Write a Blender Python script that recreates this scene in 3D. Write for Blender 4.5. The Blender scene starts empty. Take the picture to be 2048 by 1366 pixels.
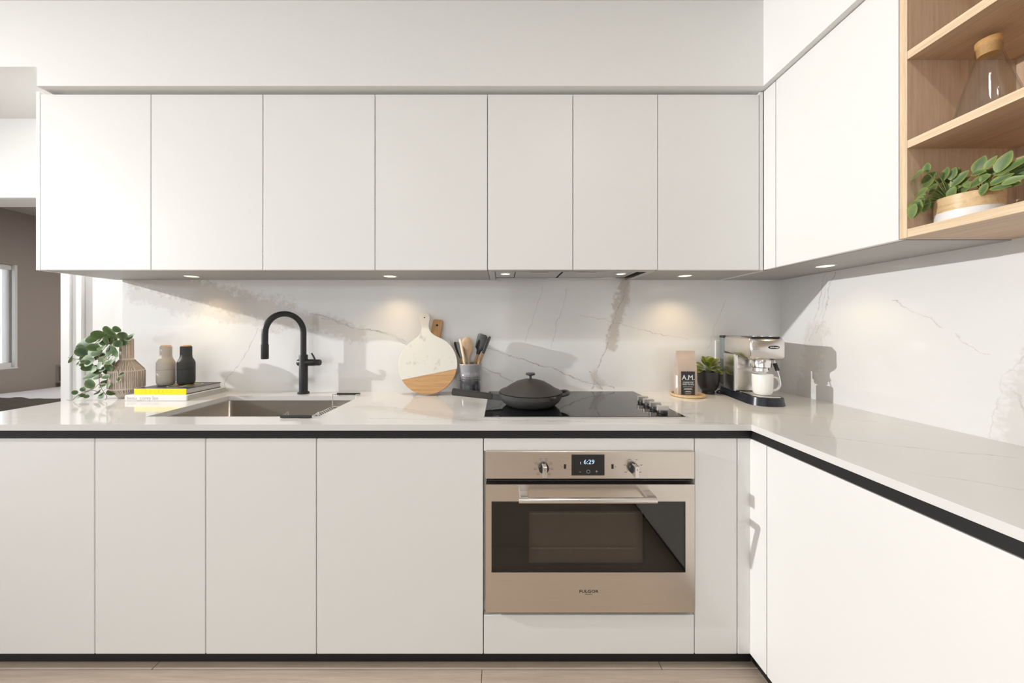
import bpy, bmesh, math, random
from mathutils import Vector, Matrix, Euler

random.seed(7)
S = bpy.context.scene
C = S.collection
PI = math.pi

# ---------------------------------------------------------------- camera
cam_d = bpy.data.cameras.new('camera')
cam_d.sensor_width = 36.0
cam_d.lens = 664.0 / 2048.0 * 36.0
cam_d.shift_x = 22.0 / 2048.0
cam_d.shift_y = -27.0 / 2048.0
cam_d.clip_start = 0.02
cam = bpy.data.objects.new('camera', cam_d)
C.objects.link(cam)
cam.location = (0, 0, 1.27)
cam.rotation_euler = (PI / 2, 0, 0)
S.camera = cam

# ---------------------------------------------------------------- world, exposure
S.view_settings.view_transform = 'Standard'
S.view_settings.look = 'None'
S.view_settings.exposure = -0.10
S.view_settings.gamma = 1.0
S.view_settings.use_curve_mapping = False
W = bpy.data.worlds.new('daylight_sky')
S.world = W
W.use_nodes = True
wn = W.node_tree.nodes['Background']
wn.inputs[0].default_value = (0.91, 0.955, 1.0, 1)
wn.inputs[1].default_value = 1.75
KEY_POWER = 1080.0
DOWN_POWER = 5.0
PUCK_POWER = 4.0


def portal(name, loc, rot, sx, sy):
    l = bpy.data.lights.new(name, 'AREA')
    l.shape = 'RECTANGLE'
    l.size = sx
    l.size_y = sy
    l.cycles.is_portal = True
    o = bpy.data.objects.new(name, l)
    C.objects.link(o)
    o.location = loc
    o.rotation_euler = rot
    return o


# daylight comes in through the assumed, unseen openings of assumed_window_1 (rear wall) and assumed_window_2 (left wall)
portal('window_portal', (-2.6, -3.55, 1.35), (PI / 2, 0, PI), 5.6, 2.3)
portal('window_portal', (-6.15, -1.2, 1.35), (PI / 2, 0, -PI / 2), 3.6, 2.3)
portal('window_portal', (-4.98, 2.82, 1.387), (PI / 2, 0, -PI / 2), 0.92, 0.92)

# ---------------------------------------------------------------- materials
M = {}


class NT:
    """small helper to write node graphs"""
    def __init__(s, name):
        s.m = bpy.data.materials.new(name)
        s.m.use_nodes = True
        s.t = s.m.node_tree
        s.b = s.t.nodes['Principled BSDF']
        s.out = s.t.nodes['Material Output']
        M[name] = s.m

    def n(s, kind, **kw):
        nd = s.t.nodes.new(kind)
        for k, v in kw.items():
            setattr(nd, k, v)
        return nd

    def link(s, a, b):
        s.t.links.new(a, b)

    def val(s, sock, v):
        if hasattr(v, 'is_linked') or isinstance(v, bpy.types.NodeSocket):
            s.link(v, sock)
        else:
            sock.default_value = v

    def math(s, op, a, b=None, c=None, clamp=False):
        nd = s.n('ShaderNodeMath', operation=op, use_clamp=clamp)
        s.val(nd.inputs[0], a)
        if b is not None:
            s.val(nd.inputs[1], b)
        if c is not None:
            s.val(nd.inputs[2], c)
        return nd.outputs[0]

    def coord(s, which='Object'):
        return s.n('ShaderNodeTexCoord').outputs[which]

    def mapping(s, vec, scale=(1, 1, 1), loc=(0, 0, 0), rot=(0, 0, 0)):
        nd = s.n('ShaderNodeMapping')
        s.link(vec, nd.inputs[0])
        nd.inputs['Location'].default_value = loc
        nd.inputs['Rotation'].default_value = rot
        nd.inputs['Scale'].default_value = scale
        return nd.outputs[0]

    def noise(s, vec, scale, detail=4, rough=0.55, dist=0.0):
        nd = s.n('ShaderNodeTexNoise')
        if vec is not None:
            s.link(vec, nd.inputs['Vector'])
        nd.inputs['Scale'].default_value = scale
        nd.inputs['Detail'].default_value = detail
        nd.inputs['Roughness'].default_value = rough
        nd.inputs['Distortion'].default_value = dist
        return nd

    def ramp(s, fac, stops):
        nd = s.n('ShaderNodeValToRGB')
        s.link(fac, nd.inputs[0])
        e = nd.color_ramp.elements
        while len(e) < len(stops):
            e.new(0.5)
        for i, (p, c) in enumerate(stops):
            e[i].position = p
            e[i].color = (c[0], c[1], c[2], 1)
        return nd.outputs[0]

    def mix(s, fac, a, b):
        nd = s.n('ShaderNodeMix', data_type='RGBA')
        s.val(nd.inputs[0], fac)
        for sock, v in ((nd.inputs[6], a), (nd.inputs[7], b)):
            if isinstance(v, tuple):
                sock.default_value = (v[0], v[1], v[2], 1)
            else:
                s.link(v, sock)
        return nd.outputs[2]

    def bump(s, h, strength=0.2, dist=0.002):
        nd = s.n('ShaderNodeBump')
        nd.inputs['Strength'].default_value = strength
        nd.inputs['Distance'].default_value = dist
        s.link(h, nd.inputs['Height'])
        s.link(nd.outputs[0], s.b.inputs['Normal'])

    def base(s, v):
        if isinstance(v, tuple):
            s.b.inputs['Base Color'].default_value = (v[0], v[1], v[2], 1)
        else:
            s.link(v, s.b.inputs['Base Color'])

    def set(s, **kw):
        for k, v in kw.items():
            s.b.inputs[k.replace('_', ' ')].default_value = v


def plain(name, col, rough=0.5, metal=0.0, var=0.04, scale=30.0, bump=0.0, spec=0.5, coat=0.0):
    t = NT(name)
    nz = t.noise(t.coord(), scale, 3)
    a = tuple(max(0, c * (1 - var)) for c in col)
    b = tuple(min(1, c * (1 + var)) for c in col)
    t.base(t.mix(nz.outputs[0], a, b))
    t.set(Roughness=rough, Metallic=metal, Specular_IOR_Level=spec, Coat_Weight=coat)
    if bump:
        t.bump(nz.outputs[0], bump, 0.001)
    return t.m


def wood(name, dark, light, axis='x', scale=1.0, rough=0.45, fine=1.0):
    """stretched noise grain along the given axis"""
    t = NT(name)
    st = {'x': (1.2, 30, 30), 'y': (30, 1.2, 30), 'z': (30, 30, 1.2)}[axis]
    v = t.mapping(t.coord(), tuple(q * scale for q in st))
    n1 = t.noise(v, 3.0, 6, 0.6, 0.3)
    v2 = t.mapping(t.coord(), tuple(q * scale * 4 for q in st))
    n2 = t.noise(v2, 4.0, 3, 0.6)
    f = t.math('ADD', t.math('MULTIPLY', n1.outputs[0], 0.65), t.math('MULTIPLY', n2.outputs[0], 0.35 * fine))
    t.base(t.ramp(f, [(0.33, dark), (0.62, light)]))
    t.set(Roughness=rough)
    t.bump(n2.outputs[0], 0.12, 0.0006)
    return t.m


def brushed(name, col, axis='x', rough=0.3):
    t = NT(name)
    st = {'x': (2, 300, 300), 'y': (300, 2, 300), 'z': (300, 300, 2)}[axis]
    v = t.mapping(t.coord(), st)
    nz = t.noise(v, 2.0, 3)
    t.base(t.mix(nz.outputs[0], tuple(c * 0.92 for c in col), tuple(min(1, c * 1.05) for c in col)))
    r = t.math('MULTIPLY_ADD', nz.outputs[0], 0.12, rough - 0.06)
    t.link(r, t.b.inputs['Roughness'])
    t.set(Metallic=1.0)
    t.bump(nz.outputs[0], 0.03, 0.0003)
    return t.m


def marble(name, uv, veins, blotches, base=(0.80, 0.795, 0.785), rough=0.09):
    """veins: (u0,v0,u1,v1,width,strength); blotches the same, but wide and broken"""
    t = NT(name)
    co = t.coord()
    sep = t.n('ShaderNodeSeparateXYZ')
    t.link(co, sep.inputs[0])
    U = sep.outputs['XYZ'.index(uv[0])]
    V = sep.outputs['XYZ'.index(uv[1])]
    big = t.noise(co, 5.0, 5, 0.6)
    fine = t.noise(co, 34.0, 8, 0.72)
    med = t.noise(t.mapping(co, (1, 1, 1), (3.1, 1.7, 5.2)), 9.0, 5, 0.6)
    sb = t.n('ShaderNodeSeparateColor'); t.link(big.outputs[1], sb.inputs[0])
    sf = t.n('ShaderNodeSeparateColor'); t.link(fine.outputs[1], sf.inputs[0])
    du = t.math('ADD', t.math('MULTIPLY', t.math('SUBTRACT', sb.outputs[0], 0.5), 0.10), t.math('MULTIPLY', t.math('SUBTRACT', sf.outputs[0], 0.5), 0.022))
    dv = t.math('ADD', t.math('MULTIPLY', t.math('SUBTRACT', sb.outputs[1], 0.5), 0.10), t.math('MULTIPLY', t.math('SUBTRACT', sf.outputs[1], 0.5), 0.022))
    u = t.math('ADD', U, du)
    v = t.math('ADD', V, dv)

    def seg(u0, v0, u1, v1):
        L = math.hypot(u1 - u0, v1 - v0)
        a, b = (u1 - u0) / L, (v1 - v0) / L
        pu = t.math('SUBTRACT', u, u0)
        pv = t.math('SUBTRACT', v, v0)
        al = t.math('ADD', t.math('MULTIPLY', pu, a), t.math('MULTIPLY', pv, b))
        cl = t.math('MINIMUM', t.math('MAXIMUM', al, 0.0), L)
        ex = t.math('SUBTRACT', al, cl)
        pr = t.math('SUBTRACT', t.math('MULTIPLY', pv, a), t.math('MULTIPLY', pu, b))
        return t.math('SQRT', t.math('ADD', t.math('MULTIPLY', ex, ex), t.math('MULTIPLY', pr, pr)))

    tot = None
    for (u0, v0, u1, v1, w, k) in veins:
        d = seg(u0, v0, u1, v1)
        f = t.math('SUBTRACT', 1.0, t.math('DIVIDE', d, w), clamp=True)
        g = t.math('MULTIPLY', t.math('SUBTRACT', med.outputs[0], 0.30, clamp=True), 3.2 * k, clamp=True)
        f = t.math('MULTIPLY', f, g)
        tot = f if tot is None else t.math('MAXIMUM', tot, f)
    bl = None
    for (u0, v0, u1, v1, w, k) in blotches:
        d = seg(u0, v0, u1, v1)
        f = t.math('SUBTRACT', 1.0, t.math('DIVIDE', d, w), clamp=True)
        h = t.math('MULTIPLY', t.math('SUBTRACT', t.math('ADD', t.math('MULTIPLY', fine.outputs[0], 0.8), t.math('MULTIPLY', f, 0.42)), 0.54, clamp=True), 7.0, clamp=True)
        h = t.math('MULTIPLY', t.math('MULTIPLY', h, t.math('MULTIPLY', f, 3.0, clamp=True)), k)
        bl = h if bl is None else t.math('MAXIMUM', bl, h)
    cloud = t.mix(big.outputs[0], tuple(c * 0.97 for c in base), tuple(min(1, c * 1.03) for c in base))
    if bl is not None:
        cloud = t.mix(bl, cloud, (0.60, 0.55, 0.505))
    if tot is not None:
        cloud = t.mix(tot, cloud, (0.36, 0.32, 0.29))
    t.base(cloud)
    t.set(Roughness=rough, Specular_IOR_Level=0.5)
    return t.m


def glass(name, tint=(1, 1, 1), rough=0.0):
    """thin clear glass: fresnel mix of glossy reflection and clear transmission"""
    t = NT(name)
    fr = t.n('ShaderNodeFresnel')
    gm = t.n('ShaderNodeNewGeometry')
    t.link(t.math('MULTIPLY_ADD', gm.outputs['Backfacing'], 1 / 1.45 - 1.45, 1.45), fr.inputs[0])
    tr = t.n('ShaderNodeBsdfTransparent'); tr.inputs[0].default_value = (*tint, 1)
    gl = t.n('ShaderNodeBsdfGlossy'); gl.inputs['Roughness'].default_value = rough + 0.02
    mx = t.n('ShaderNodeMixShader')
    nz = t.noise(t.coord(), 20)
    f2 = t.math('MULTIPLY', fr.outputs[0], t.math('MULTIPLY_ADD', nz.outputs[0], 0.1, 0.95), clamp=True)
    t.link(f2, mx.inputs[0]); t.link(tr.outputs[0], mx.inputs[1]); t.link(gl.outputs[0], mx.inputs[2])
    t.link(mx.outputs[0], t.out.inputs[0])
    return t.m


def emit(name, col, power):
    t = NT(name)
    t.base(col)
    t.b.inputs['Emission Color'].default_value = (*col, 1)
    t.b.inputs['Emission Strength'].default_value = power
    return t.m


def leafmat(name, mid, edge, back, rough=0.45):
    """green blade, paler towards the rim, dark flecks"""
    t = NT(name)
    g = t.coord('UV')
    sep = t.n('ShaderNodeSeparateXYZ'); t.link(g, sep.inputs[0])
    nz = t.noise(t.coord('Object'), 9.0, 4)
    oi = t.n('ShaderNodeObjectInfo')
    r = t.math('ADD', sep.outputs[0], t.math('MULTIPLY', t.math('SUBTRACT', nz.outputs[0], 0.5), 0.35))
    c = t.ramp(r, [(0.35, mid), (0.78, tuple((a + b) / 2 for a, b in zip(mid, edge))), (0.98, edge)])
    c2 = t.mix(t.math('MULTIPLY', oi.outputs['Random'], 0.55), c, back)
    t.base(c2)
    t.set(Roughness=rough)
    t.b.inputs['Subsurface Weight'].default_value = 0.0
    return t.m


plain('white_wall', (0.80, 0.795, 0.78), 0.75, var=0.012, scale=60, bump=0.02)
plain('soffit_paint', (0.80, 0.795, 0.775), 0.7, var=0.012, scale=60, bump=0.02)
plain('shade_taupe_wall', (0.40, 0.355, 0.32), 0.8, var=0.02, scale=40)  # the bedroom's shade is put into this taupe wall colour
plain('bed_ceiling', (0.52, 0.48, 0.44), 0.8, var=0.02, scale=40)
plain('trim_white', (0.82, 0.82, 0.81), 0.4, var=0.01)
plain('cabinet_white', (0.79, 0.785, 0.765), 0.42, var=0.008, scale=12, spec=0.45)
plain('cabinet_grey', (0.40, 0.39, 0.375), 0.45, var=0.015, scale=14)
plain('carcass_white', (0.72, 0.71, 0.69), 0.5, var=0.01)
plain('black_channel', (0.009, 0.0085, 0.009), 0.6, var=0.15)
plain('matt_black', (0.017, 0.017, 0.019), 0.42, var=0.12, scale=60)
plain('rubber_black', (0.012, 0.012, 0.013), 0.6, var=0.1)
plain('gap_dark', (0.03, 0.028, 0.026), 0.7, var=0.1)
plain('pan_grey', (0.050, 0.045, 0.039), 0.5, var=0.10, scale=220, bump=0.05)
plain('pan_side', (0.055, 0.053, 0.052), 0.42, var=0.10, scale=220, bump=0.05)
plain('cooktop_glass', (0.010, 0.010, 0.011), 0.04, var=0.1, spec=0.5)
plain('plastic_black', (0.012, 0.014, 0.022), 0.28, var=0.1)
plain('tank_grey', (0.16, 0.19, 0.20), 0.2, var=0.1)
plain('mug_white', (0.83, 0.825, 0.78), 0.16, var=0.01, coat=0.3)
plain('pot_black', (0.020, 0.020, 0.021), 0.36, var=0.2, scale=15)
plain('soil', (0.03, 0.022, 0.015), 0.9, var=0.5, scale=200)
plain('clay_beige', (0.50, 0.455, 0.40), 0.62, var=0.03, scale=140, bump=0.03)
plain('clay_charcoal', (0.036, 0.036, 0.036), 0.6, var=0.08, scale=140, bump=0.03)
plain('page_paper', (0.62, 0.59, 0.56), 0.8, var=0.12, scale=400)
plain('book_white', (0.86, 0.845, 0.83), 0.35, var=0.01)
plain('book_yellow', (0.90, 0.75, 0.0), 0.4, var=0.02)
plain('book_dark', (0.055, 0.058, 0.062), 0.35, var=0.15, scale=18)
plain('ink_grey', (0.50, 0.48, 0.47), 0.6)
plain('ink_yellow', (0.72, 0.56, 0.0), 0.6)
plain('ink_white', (0.85, 0.85, 0.85), 0.6)
plain('ink_black', (0.02, 0.018, 0.016), 0.6)
plain('art_red', (0.45, 0.10, 0.03), 0.5, var=0.4, scale=90)
plain('art_green', (0.45, 0.50, 0.08), 0.5, var=0.4, scale=90)
plain('kraft_paper', (0.50, 0.405, 0.335), 0.6, var=0.14, scale=24, bump=0.25)
plain('label_black', (0.028, 0.026, 0.026), 0.5)
plain('silicone_black', (0.022, 0.023, 0.024), 0.5, var=0.1)
plain('silicone_grey', (0.075, 0.080, 0.080), 0.5, var=0.1)
plain('stem_red', (0.26, 0.11, 0.05), 0.6, var=0.2)
plain('stem_green', (0.20, 0.24, 0.08), 0.6, var=0.2)
plain('duvet_white', (0.80, 0.79, 0.83), 0.85, var=0.02, scale=14, bump=0.2)
plain('throw_brown', (0.085, 0.070, 0.055), 0.95, var=0.5, scale=160, bump=0.8)
plain('outlet_white', (0.80, 0.80, 0.79), 0.35, var=0.01)
plain('planter_white', (0.82, 0.81, 0.80), 0.35, var=0.03, scale=12)
plain('chrome', (0.82, 0.81, 0.79), 0.12, 1.0, var=0.02)
plain('steel_satin', (0.70, 0.67, 0.63), 0.42, 1.0, var=0.03, scale=40)
plain('hood_steel', (0.56, 0.545, 0.52), 0.34, 1.0, var=0.03, scale=40)
brushed('steel_x', (0.66, 0.60, 0.54), 'x', 0.30)
brushed('steel_light', (0.76, 0.73, 0.70), 'x', 0.24)
brushed('steel_z', (0.70, 0.665, 0.62), 'z', 0.26)
brushed('sink_steel', (0.60, 0.56, 0.51), 'x', 0.33)
wood('oak_floor', (0.45, 0.36, 0.285), (0.61, 0.505, 0.41), 'x', 0.8, 0.5)
wood('oak_front', (0.60, 0.44, 0.28), (0.80, 0.63, 0.43), 'y', 0.9, 0.5)
wood('oak_front_z', (0.60, 0.44, 0.28), (0.80, 0.63, 0.43), 'z', 0.9, 0.5)
wood('oak_vert', (0.52, 0.36, 0.24), (0.68, 0.51, 0.36), 'z', 1.1, 0.5)
wood('oak_depth', (0.50, 0.345, 0.225), (0.67, 0.49, 0.335), 'y', 1.1, 0.5)
wood('board_wood', (0.42, 0.22, 0.085), (0.64, 0.38, 0.17), 'x', 1.2, 0.45)
wood('board_wood_z', (0.36, 0.18, 0.06), (0.60, 0.34, 0.14), 'z', 1.2, 0.45)
wood('tray_wood', (0.55, 0.36, 0.17), (0.74, 0.54, 0.30), 'x', 1.2, 0.45)
wood('beech', (0.60, 0.40, 0.24), (0.72, 0.51, 0.33), 'z', 1.6, 0.5)
wood('beech_pale', (0.72, 0.56, 0.40), (0.82, 0.67, 0.50), 'z', 1.6, 0.5)
wood('acacia', (0.36, 0.17, 0.055), (0.58, 0.32, 0.12), 'z', 1.8, 0.5)
wood('cap_wood', (0.58, 0.36, 0.22), (0.72, 0.50, 0.34), 'x', 2.0, 0.55)
wood('planter_wood', (0.55, 0.36, 0.17), (0.76, 0.56, 0.32), 'y', 1.0, 0.4)
wood('night_wood', (0.16, 0.10, 0.065), (0.24, 0.16, 0.11), 'z', 1.0, 0.5)
plain('cork', (0.62, 0.36, 0.14), 0.7, var=0.22, scale=160, bump=0.2)
glass('clear_glass', (0.97, 0.975, 0.97))
glass('window_glass', (0.98, 0.985, 0.985))
glass('acrylic', (0.95, 0.96, 0.96), 0.02)
emit('led_warm', (1.0, 0.80, 0.50), 3.0)
emit('led_cool', (1.0, 0.93, 0.78), 3.0)
emit('digit_blue', (0.50, 0.72, 1.0), 0.75)
emit('icon_dim', (0.35, 0.35, 0.36), 0.15)
emit('assumed_spot_lens', (1.0, 0.97, 0.92), 20.0)  # glow of the assumed key lamp's lens
leafmat('leaf_round', (0.045, 0.095, 0.045), (0.20, 0.28, 0.11), (0.12, 0.21, 0.045), 0.6)
leafmat('leaf_long', (0.085, 0.145, 0.055), (0.29, 0.36, 0.07), (0.22, 0.29, 0.10))
leafmat('leaf_succulent', (0.11, 0.145, 0.016), (0.42, 0.46, 0.13), (0.20, 0.24, 0.03), 0.3)

# ribbed vase: cream clay with dark scored grooves (geometry carries the ribs)
t = NT('vase_clay')
nz = t.noise(t.coord(), 60, 4)
t.base(t.mix(nz.outputs[0], (0.56, 0.475, 0.40), (0.70, 0.615, 0.53)))
t.set(Roughness=0.75)
plain('vase_groove', (0.16, 0.10, 0.07), 0.85, var=0.2)

# crock glaze: pale grey top running into charcoal
t = NT('crock_glaze')
sp = t.n('ShaderNodeSeparateXYZ'); t.link(t.coord('Object'), sp.inputs[0])
nz = t.noise(t.mapping(t.coord(), (60, 60, 6)), 1.0, 3)
h = t.math('ADD', sp.outputs[2], t.math('MULTIPLY', t.math('SUBTRACT', nz.outputs[0], 0.5), 0.03))
t.base(t.ramp(t.math('DIVIDE', t.math('SUBTRACT', h, 0.917), 0.165), [(0.15, (0.025, 0.026, 0.032)), (0.46, (0.075, 0.075, 0.09)), (0.66, (0.30, 0.30, 0.33))]))
t.set(Roughness=0.12, Coat_Weight=0.4)

# oven window: dark tinted pane, inside just readable
t = NT('oven_glass')
fr = t.n('ShaderNodeFresnel')
gm = t.n('ShaderNodeNewGeometry')
t.link(t.math('MULTIPLY_ADD', gm.outputs['Backfacing'], 1 / 1.55 - 1.55, 1.55), fr.inputs[0])
tr = t.n('ShaderNodeBsdfTransparent'); tr.inputs[0].default_value = (0.62, 0.59, 0.56, 1)
gl = t.n('ShaderNodeBsdfGlossy'); gl.inputs['Roughness'].default_value = 0.03
nz = t.noise(t.coord(), 8)
mx = t.n('ShaderNodeMixShader')
t.link(t.math('MULTIPLY', fr.outputs[0], t.math('MULTIPLY_ADD', nz.outputs[0], 0.1, 1.0), clamp=True), mx.inputs[0])
t.link(tr.outputs[0], mx.inputs[1]); t.link(gl.outputs[0], mx.inputs[2]); t.link(mx.outputs[0], t.out.inputs[0])
plain('oven_cavity', (0.42, 0.39, 0.35), 0.5, var=0.06)
plain('rack_grey', (0.80, 0.77, 0.70), 0.4, var=0.05)
plain('oven_dark', (0.012, 0.011, 0.011), 0.45, var=0.1)

# marble of the chopping board
t = NT('board_marble')
nz = t.noise(t.coord(), 22, 6, 0.6)
n2 = t.noise(t.coord(), 5, 3)
f = t.math('MULTIPLY', t.math('SUBTRACT', nz.outputs[0], 0.57, clamp=True), t.math('MULTIPLY', t.math('SUBTRACT', n2.outputs[0], 0.42, clamp=True), 26.0), clamp=True)
t.base(t.mix(f, (0.76, 0.745, 0.68), (0.36, 0.34, 0.30)))
t.set(Roughness=0.3)

# back slab veins are given in wall metres (x, z); right slab (y, z); worktop (x, y)
marble('slab_back', 'XZ',
       [(-1.066, 1.357, -0.48, 1.175, 0.005, 0.8), (-1.0, 1.325, -0.52, 1.20, 0.004, 0.9), (-0.117, 1.175, 0.62, 0.924, 0.0045, 0.9),
        (-0.105, 1.044, 0.08, 0.97, 0.005, 1.0), (-1.36, 1.26, -1.53, 0.94, 0.0035, 0.8), (0.232, 1.51, 0.134, 1.20, 0.0025, 0.7),
        (0.371, 1.48, 0.26, 1.15, 0.0025, 0.7), (0.44, 1.348, 1.055, 1.20, 0.003, 0.7), (1.25, 1.43, 1.14, 1.15, 0.0025, 0.6),
        (0.60, 1.19, 0.51, 0.93, 0.004, 1.1), (0.70, 1.53, 0.59, 1.20, 0.003, 0.9), (0.50, 1.02, 0.56, 0.92, 0.005, 1.0)],
       [(-2.0, 1.55, -1.2, 1.34, 0.15, 0.8), (-1.35, 1.38, -0.80, 1.24, 0.10, 0.7), (0.69, 1.54, 0.62, 1.17, 0.06, 1.0), (0.53, 1.0, 0.55, 0.95, 0.05, 0.6),
        (-2.05, 1.45, -1.25, 1.29, 0.08, 0.45)])
marble('slab_right', 'YZ',
       [(1.59, 1.529, 1.70, 1.18, 0.0028, 0.8), (1.548, 1.529, 1.64, 1.25, 0.0028, 0.8), (1.58, 1.50, 1.67, 1.20, 0.002, 0.7),
        (1.32, 1.38, 1.165, 1.263, 0.003, 0.6), (1.13, 1.25, 1.046, 1.19, 0.0022, 0.45), (1.0, 1.08, 0.96, 0.95, 0.005, 0.6),
        (0.98, 1.22, 1.02, 1.13, 0.0022, 0.5), (1.02, 1.13, 1.06, 0.92, 0.0022, 0.4)],
       [(1.64, 1.26, 1.70, 0.93, 0.09, 0.4), (0.93, 1.25, 0.99, 0.93, 0.10, 0.45)])
marble('slab_top', 'XY',
       [(-0.5, 1.30, 0.9, 1.22, 0.004, 0.8), (-0.6, 1.52, 0.0, 1.30, 0.004, 0.6), (1.0, 1.1, 1.4, 0.9, 0.004, 0.7), (1.0, 0.8, 1.5, 0.55, 0.004, 0.7),
        (-2.0, 1.25, -1.6, 1.5, 0.003, 0.6), (1.0, 1.45, 1.5, 1.2, 0.003, 0.7)],
       [(-0.62, 1.50, -0.1, 1.28, 0.06, 0.35)], base=(0.74, 0.725, 0.705), rough=0.07)

# ---------------------------------------------------------------- mesh helpers


def mk(name, verts, faces, mat, parent=None, smooth=False, local=False, angle=35):
    me = bpy.data.meshes.new(name)
    me.from_pydata([tuple(v) for v in verts], [], faces)
    me.update()
    return fin(name, me, mat, parent, smooth, local, angle)


def fin(name, me, mat, parent=None, smooth=False, local=False, angle=35):
    bm = bmesh.new(); bm.from_mesh(me)
    bmesh.ops.recalc_face_normals(bm, faces=bm.faces)
    if smooth:
        for f in bm.faces:
            f.smooth = True
        lim = math.radians(angle)
        for e in bm.edges:
            if len(e.link_faces) == 2 and e.calc_face_angle(0) > lim:
                e.smooth = False
    bm.to_mesh(me); bm.free()
    o = bpy.data.objects.new(name, me)
    if mat:
        me.materials.append(M[mat] if isinstance(mat, str) else mat)
    C.objects.link(o)
    if parent is not None:
        o.parent = parent
        if not local:
            o.matrix_parent_inverse = wmat(parent).inverted()
    return o


def wmat(o):
    m = Matrix.LocRotScale(o.location, o.rotation_euler, o.scale)
    if o.parent:
        m = wmat(o.parent) @ o.matrix_parent_inverse @ m
    return m


def frombm(name, bm, mat, parent=None, smooth=False, local=False, angle=35):
    me = bpy.data.meshes.new(name)
    bm.to_mesh(me); bm.free()
    return fin(name, me, mat, parent, smooth, local, angle)


def bmbox(bm, x0, x1, y0, y1, z0, z1, bev=0.0, seg=1):
    r = bmesh.ops.create_cube(bm, size=1.0)
    vs = r['verts']
    for v in vs:
        v.co = Vector(((x0 + x1) / 2 + v.co.x * (x1 - x0), (y0 + y1) / 2 + v.co.y * (y1 - y0), (z0 + z1) / 2 + v.co.z * (z1 - z0)))
    if bev:
        es = list({e for v in vs for e in v.link_edges})
        bmesh.ops.bevel(bm, geom=es, offset=bev, segments=seg, affect='EDGES', profile=0.5, clamp_overlap=True)
    return vs


def box(name, x0, x1, y0, y1, z0, z1, mat, parent=None, bev=0.0, seg=1, local=False, smooth=False):
    bm = bmesh.new()
    bmbox(bm, x0, x1, y0, y1, z0, z1, bev, seg)
    return frombm(name, bm, mat, parent, smooth, local, 40)


def boxes(name, lst, mat, parent=None, bev=0.0, local=False):
    bm = bmesh.new()
    for b in lst:
        bmbox(bm, *b, bev)
    return frombm(name, bm, mat, parent, False, local)


def lathe_data(prof, seg=40, cx=0, cy=0, fn=None):
    verts, faces = [], []
    n = len(prof)
    for i in range(seg):
        a = 2 * PI * i / seg
        for j, (r, z) in enumerate(prof):
            rr = r if fn is None else fn(r, z, a)
            verts.append((cx + rr * math.cos(a), cy + rr * math.sin(a), z))
    for i in range(seg):
        k = (i + 1) % seg
        for j in range(n - 1):
            a, b, c, d = i * n + j, k * n + j, k * n + j + 1, i * n + j + 1
            if prof[j][0] < 1e-6:
                faces.append((a, c, d))
            elif prof[j + 1][0] < 1e-6:
                faces.append((a, b, d))
            else:
                faces.append((a, b, c, d))
    return verts, faces


def lathe(name, prof, x, y, mat, parent=None, seg=40, angle=35, local=False, fn=None):
    v, f = lathe_data(prof, seg, x, y, fn)
    me = bpy.data.meshes.new(name)
    me.from_pydata(v, [], f)
    bm = bmesh.new(); bm.from_mesh(me)
    bmesh.ops.remove_doubles(bm, verts=bm.verts, dist=1e-6)
    bm.to_mesh(me); bm.free()
    return fin(name, me, mat, parent, True, local, angle)


def tube_data(pts, rad, seg=10, caps=True):
    pts = [Vector(p) for p in pts]
    n = len(pts)
    rs = rad if isinstance(rad, (list, tuple)) else [rad] * n
    verts, faces = [], []
    up = None
    for i, p in enumerate(pts):
        d = (pts[min(i + 1, n - 1)] - pts[max(i - 1, 0)]).normalized()
        if up is None:
            up = Vector((0, 0, 1)) if abs(d.z) < 0.9 else Vector((1, 0, 0))
        s = d.cross(up)
        if s.length < 1e-5:
            s = d.orthogonal()
        s.normalize()
        up = s.cross(d).normalized()
        for k in range(seg):
            a = 2 * PI * k / seg
            verts.append(p + (s * math.cos(a) + up * math.sin(a)) * rs[i])
    for i in range(n - 1):
        for k in range(seg):
            l = (k + 1) % seg
            faces.append((i * seg + k, i * seg + l, (i + 1) * seg + l, (i + 1) * seg + k))
    if caps:
        faces.append(tuple(range(seg))[::-1])
        faces.append(tuple((n - 1) * seg + k for k in range(seg)))
    return verts, faces


def tube(name, pts, rad, mat, parent=None, seg=10, local=False):
    v, f = tube_data(pts, rad, seg)
    return mk(name, v, f, mat, parent, True, local, 50)


def tubes(name, lst, mat, parent=None, seg=6, local=False):
    V, F = [], []
    for pts, r in lst:
        v, f = tube_data(pts, r, seg)
        o = len(V)
        V += v
        F += [tuple(i + o for i in q) for q in f]
    return mk(name, V, F, mat, parent, True, local, 50)


def smoothpath(pts, n=8):
    """Catmull-Rom through pts"""
    P = [Vector(p) for p in pts]
    P = [P[0] * 2 - P[1]] + P + [P[-1] * 2 - P[-2]]
    out = []
    for i in range(1, len(P) - 2):
        for k in range(n):
            u = k / n
            a, b, c, d = P[i - 1], P[i], P[i + 1], P[i + 2]
            out.append(0.5 * ((2 * b) + (c - a) * u + (2 * a - 5 * b + 4 * c - d) * u * u + (3 * b - a - 3 * c + d) * u ** 3))
    out.append(P[-2])
    return out


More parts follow.
